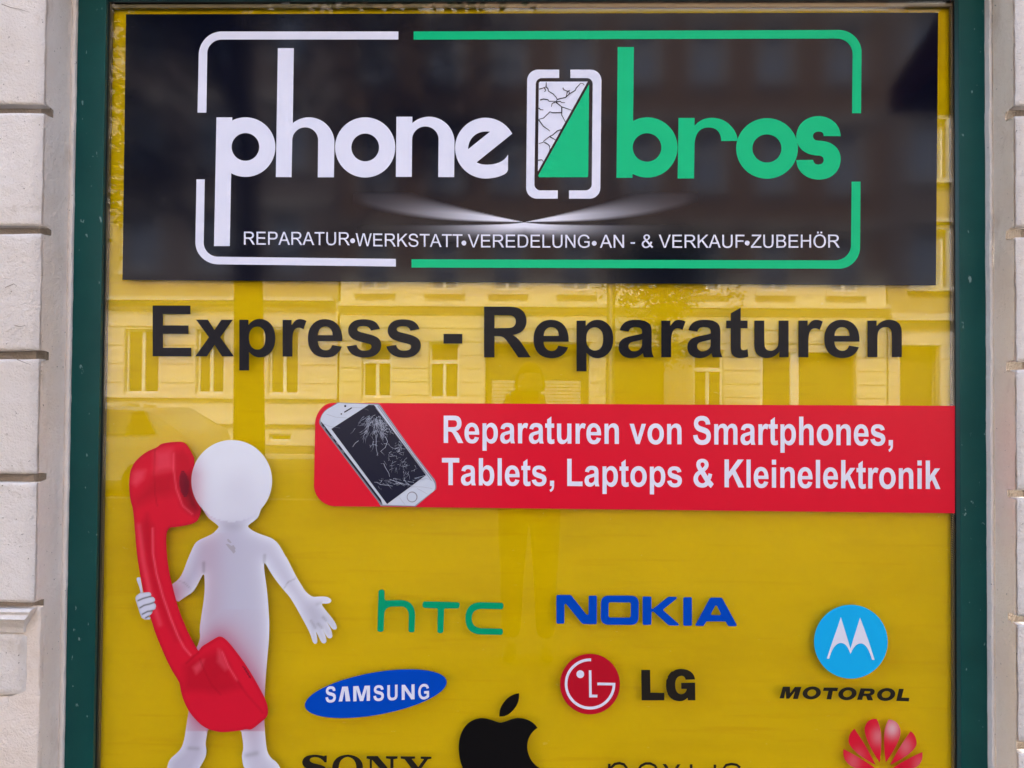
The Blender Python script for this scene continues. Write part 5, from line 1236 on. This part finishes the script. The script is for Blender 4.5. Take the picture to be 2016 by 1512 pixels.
# lamp post added as a stand-in for a dark recess between fronts
lx = MX(1202, 17.8)
t = thing('stand_in_lamp', 'dark lamp post added as a stand-in for the dark recess mirrored between two shopfronts', 'street lamp', (lx, -17.8, 0))
MB().tube([(lx, -17.8, 0), (lx, -17.8, .9), (lx, -17.8, .95), (lx, -17.8, 8.5)], [.16, .16, .13, .09], 14).build('post', M['metal_dark'], t)
MB().tube([(lx, -17.8, 8.45), (lx, -17.2, 8.9), (lx, -15.9, 9.0)], [.06, .05, .05], 8).build('arm', M['metal_dark'], t)
MB().box(lx-.14, lx+.14, -16.4, -15.6, 8.9, 9.04).build('lamp_head', M['shutter'], t)

# parked car
def make_car(x, y, flip=1):
    t = thing('parked_car', 'white hatchback parked at the kerb, mirrored at the left edge of the window', 'car', (x, y, -.12))
    prof = [(-2.1, .35), (-2.15, .62), (-2.05, .84), (-1.7, .95), (-1.25, 1.04), (-.60, 1.44), (.3, 1.52), (1.35, 1.46), (1.95, 1.08), (2.08, .85), (2.1, .38)]
    W = .86
    def X(s): return x - s*flip
    mb = MB(); n = len(prof)
    secs = [(-W*1.0, .0, 0), (-W*.98, .06, 1), (W*.98, .06, 1), (W*1.0, .0, 0)]
    ring = []
    for yy, lift, k in ((-W, 0, .93), (-W*.86, 0, 1), (W*.86, 0, 1), (W, 0, .93)):
        row = []
        for (px, pz) in prof:
            inw = max(0, (pz-1.0))*.38
            row.append((X(px*(1 if k == 1 else .985)), y + yy*(1-inw), -.12 + (pz if k == 1 else (pz-.02 if pz < 1.0 else 1.0+(pz-1.0)*.88))))
        ring.append(row)
    for r_i in range(3):
        for i in range(n-1): mb.add([ring[r_i][i], ring[r_i][i+1], ring[r_i+1][i+1], ring[r_i+1][i]], [(0, 1, 2, 3)], smooth=True)
    for row in (ring[0], ring[3]):
        mb.add(row, [list(range(n))])
    body_ = mb.build('body', M['car_paint'], t)
    g = MB()
    for sgn in (-1, 1):
        yy = y + sgn*(W+.004)
        def gp(px, pz): return (X(px), y+sgn*(W*(1-max(0, pz-1.0)*.36)+.012), -.12+pz)
        g.add([gp(-1.14, 1.05), gp(.25, 1.05), gp(.25, 1.45), gp(-.58, 1.39)], [(0, 1, 2, 3)]); g.add([gp(.30, 1.05), gp(1.5, 1.06), gp(1.25, 1.42), gp(.30, 1.45)], [(0, 1, 2, 3)])
    g.build('side_window', M['car_glass'], body_)
    g = MB(); g.add([(X(-1.22), y-.70, -.12+1.07), (X(-1.22), y+.70, -.12+1.07), (X(-.66), y+.60, -.12+1.415), (X(-.66), y-.60, -.12+1.415)], [(0, 1, 2, 3)]); g.build('windscreen', M['car_glass'], body_)
    for px in (-1.32, 1.30):
        for sgn in (-1, 1):
            yy = y+sgn*(W-.09)
            wh = MB().tube([(X(px), yy-.11, -.12+.32), (X(px), yy-.095, -.12+.32), (X(px), yy+.095, -.12+.32), (X(px), yy+.11, -.12+.32)], [.29, .32, .32, .29], 28).build('wheel', M['tyre'], t)
            MB().tube([(X(px), yy-.118, -.12+.32), (X(px), yy+.118, -.12+.32)], [.2, .2], 20).build('rim', M['rim'], wh)
    for sgn in (-1, 1):
        MB().box(min(X(-2.14), X(-1.95)), max(X(-2.14), X(-1.95)), y+sgn*.62-.14, y+sgn*.62+.14, -.12+.66, -.12+.82).build('headlight', M['lamp_on'], t)
        MB().box(min(X(-.75), X(-.62)), max(X(-.75), X(-.62)), y+sgn*.97-.08, y+sgn*.97+.08, -.12+1.05, -.12+1.2).build('wing_mirror', M['car_paint'], t)
make_car(MX(425, 9.9)-2.15, -10.1, -1)

# the neighbour shop's awning on our own side
aw = thing('shop_awning', 'dark red awning of the neighbouring shop, mirrored in the upper right corner of the sign', 'awning', (2.7, -.14, 3.0))
mb = MB(); x0, x1 = 1.80, 3.6
mb.add([(x0, -1.62, 3.10), (x1, -1.62, 3.10), (x1, -.14, 3.62), (x0, -.14, 3.62), (x0, -1.62, 3.075), (x1, -1.62, 3.075), (x1, -.14, 3.595), (x0, -.14, 3.595)], [(0, 1, 2, 3), (7, 6, 5, 4), (0, 4, 5, 1), (1, 5, 6, 2), (3, 2, 6, 7), (0, 3, 7, 4)])
mb.add([(x0, -1.62, 3.10), (x0, -.14, 3.62), (x0, -.14, 3.05), (x0, -1.62, 2.97), (x0+.02, -1.62, 3.10), (x0+.02, -.14, 3.62), (x0+.02, -.14, 3.05), (x0+.02, -1.62, 2.97)], [(0, 1, 2, 3), (7, 6, 5, 4), (2, 6, 7, 3)])
mb.build('canopy', M['awning'], aw)
MB().box(x0, x1, -1.64, -1.622, 2.97, 3.10).build('valance', M['awning'], aw)
for xx in (x0+.1, x1-.1): MB().tube([(xx, -.15, 3.2), (xx, -.9, 3.15), (xx, -1.6, 3.09)], [.015]*3, 8).build('arm', M['metal_dark'], aw)

# ------------------------------------------------------------------ the photographer, mirrored
def skinned(name, mat, joints, bones, parent, sub=2, root=0):
    me = bpy.data.meshes.new(name); org = parent.location if parent.parent is None else parent.parent.location
    me.from_pydata([tuple(Vector(j[0])-org) for j in joints], bones, [])
    o = bpy.data.objects.new(name, me); me.materials.append(mat); link(o, parent)
    sk = o.modifiers.new('skin', 'SKIN')
    lay = me.skin_vertices[0] if me.skin_vertices else None
    if lay is None:
        me.update()
    for i, j in enumerate(joints):
        v = me.skin_vertices[0].data[i]; v.radius = (j[1], j[2] if len(j) > 2 else j[1]); v.use_root = (i == root)
    sk.use_smooth_shade = True
    s = o.modifiers.new('sub', 'SUBSURF'); s.levels = sub; s.render_levels = sub
    return o
py = -2.40
per = thing('person', 'person in dark jacket and jeans raising a phone in both hands, mirrored in the pane', 'person', (0.03, py, 0))
def q(x, y, z): return (x+.03, y, z)
J = [(q(0, py, .98), .155, .11), (q(0, py, 1.15), .145, .105), (q(0, py, 1.33), .165, .115), (q(0, py, 1.44), .11, .08), (q(0, py+.01, 1.50), .052, .052),
     (q(-.17, py, 1.41), .062, .062), (q(-.25, py+.06, 1.17), .048, .048), (q(-.13, py+.26, 1.40), .036, .036),
     (q(.17, py, 1.41), .062, .062), (q(.25, py+.06, 1.17), .048, .048), (q(.13, py+.26, 1.40), .036, .036),
     (q(-.095, py, .90), .10, .10), (q(-.10, py+.01, .50), .066, .066), (q(-.105, py-.02, .12), .048, .048),
     (q(.095, py, .90), .10, .10), (q(.10, py+.01, .50), .066, .066), (q(.105, py-.02, .12), .048, .048)]
B = [(0, 1), (1, 2), (2, 3), (3, 4), (3, 5), (5, 6), (6, 7), (3, 8), (8, 9), (9, 10), (0, 11), (11, 12), (12, 13), (0, 14), (14, 15), (15, 16)]
bdy = skinned('body', M['coat'], J, B, per)
tr_ = skinned('trousers', M['trousers'], [(q(0, py, .98), .165, .12), (q(-.095, py, .88), .108, .108), (q(-.10, py+.01, .50), .078, .078), (q(-.105, py-.02, .10), .062, .062), (q(.095, py, .88), .108, .108), (q(.10, py+.01, .50), .078, .078), (q(.105, py-.02, .10), .062, .062)],
              [(0, 1), (1, 2), (2, 3), (0, 4), (4, 5), (5, 6)], per)
for s in (-1, 1): skinned('shoe', M['shoe'], [(q(.105*s, py-.05, .055), .042, .045), (q(.11*s, py+.06, .05), .045, .04), (q(.115*s, py+.15, .035), .04, .028)], [(0, 1), (1, 2)], per)
# head with a simple face
hd = MB(); hc_ = Vector(q(0, py+.035, 1.625)); nr, ns = 26, 32
for i in range(nr+1):
    ph_ = math.pi*i/nr
    for j in range(ns):
        th_ = 2*math.pi*j/ns; dx_, dy_, dz_ = math.sin(ph_)*math.cos(th_), math.sin(ph_)*math.sin(th_), math.cos(ph_)
        x_, y_, z_ = dx_*.076, dy_*.098, dz_*.118
        if dz_ < 0: x_ *= 1-.30*(-dz_)**1.5; y_ = y_*(1-.10*(-dz_)) + .012*(-dz_)
        if dy_ > .3:
            y_ += .024*math.exp(-(x_/.011)**2-((z_+.018)/.020)**2) - .010*(math.exp(-((x_-.032)/.015)**2-((z_-.008)/.012)**2)+math.exp(-((x_+.032)/.015)**2-((z_-.008)/.012)**2)) + .006*math.exp(-(x_/.022)**2-((z_+.058)/.008)**2)
        hd.v.append((hc_.x+x_, hc_.y+y_, hc_.z+z_))
for i in range(nr):
    for j in range(ns):
        a, b = i*ns+j, i*ns+(j+1) % ns; hd.f.append([a, b, b+ns, a+ns]); hd.mi.append(0); hd.sm.append(True)
for s in (-1, 1): hd.tube([hc_+Vector((s*.074, -.005, .022)), hc_+Vector((s*.088, -.015, .0)), hc_+Vector((s*.076, 0, -.03))], [.010, .014, .008], 8)
head = hd.build('head', M['skin'], per)
hr_ = MB(); bnum = 0
for i in range(0, 15):
    ph_ = math.pi*i/24
    for j in range(ns):
        th_ = 2*math.pi*j/ns; dx_, dy_, dz_ = math.sin(ph_)*math.cos(th_), math.sin(ph_)*math.sin(th_), math.cos(ph_)
        k_ = 1.0 if dy_ < .25 else max(.0, 1-(ph_-.75)*2.2) if ph_ > .75 else 1.0
        gth = 1.0+.14*min(1, k_)-.10*(1-min(1, k_)); nz_ = .012*math.sin(j*3.1+i*1.7)
        hr_.v.append((hc_.x+dx_*(.076*gth+nz_*.5), hc_.y+dy_*(.098*gth)-.004, hc_.z+dz_*(.118*gth+nz_*.3)))
for i in range(14):
    for j in range(ns):
        a, b = i*ns+j, i*ns+(j+1) % ns; hr_.f.append([a, b, b+ns, a+ns]); hr_.mi.append(0); hr_.sm.append(True)
hr_.build('hair', M['hair'], head)
phc = Vector((0.0, -2.058, 1.55))
pt = thing('smartphone', 'black phone held upright sideways by the mirrored person', 'phone', phc)
pbx = MB().box(-.078, .078, phc.y-.0045, phc.y+.0045, 1.512, 1.588).build('case', M['metal_dark'], pt)
bv = pbx.modifiers.new('edge', 'BEVEL'); bv.width = .003; bv.segments = 3
MB().box(-.070, .070, phc.y-.0052, phc.y-.0046, 1.517, 1.583).build('screen', M['car_glass'], pt)
for s in (-1, 1):
    wx = .13*s+.03; w0 = Vector((wx, py+.26, 1.42)); pc = Vector((s*.098, phc.y-.02, 1.505))
    Jh = [(w0, .027, .022), (w0+(pc-w0)*.5, .032, .02), (pc, .036, .018)]; Bh = [(0, 1), (1, 2)]
    for f in range(4):
        base = len(Jh); o_f = Vector((s*(.004-.003*f), .012, .018-.016*f+.018))
        a = pc+o_f; tip = Vector((s*(.080-.004*f), phc.y+.010, 1.575-.017*f+(.0 if f else -.004)))
        midp = (a+tip)/2+Vector((s*.014, .010, .002))
        Jh += [(a, .009, .009), (midp, .0085, .0085), (tip, .0075, .0075)]; Bh += [(2, base), (base, base+1), (base+1, base+2)]
    base = len(Jh); Jh += [(pc+Vector((-s*.012, -.012, .01)), .011, .011), (Vector((s*.082, phc.y-.018, 1.535)), .0095, .0095), (Vector((s*.060, phc.y-.014, 1.545)), .008, .008)]
    Bh += [(1, base), (base, base+1), (base+1, base+2)]
    skinned('hand', M['skin'], Jh, Bh, per, sub=2)
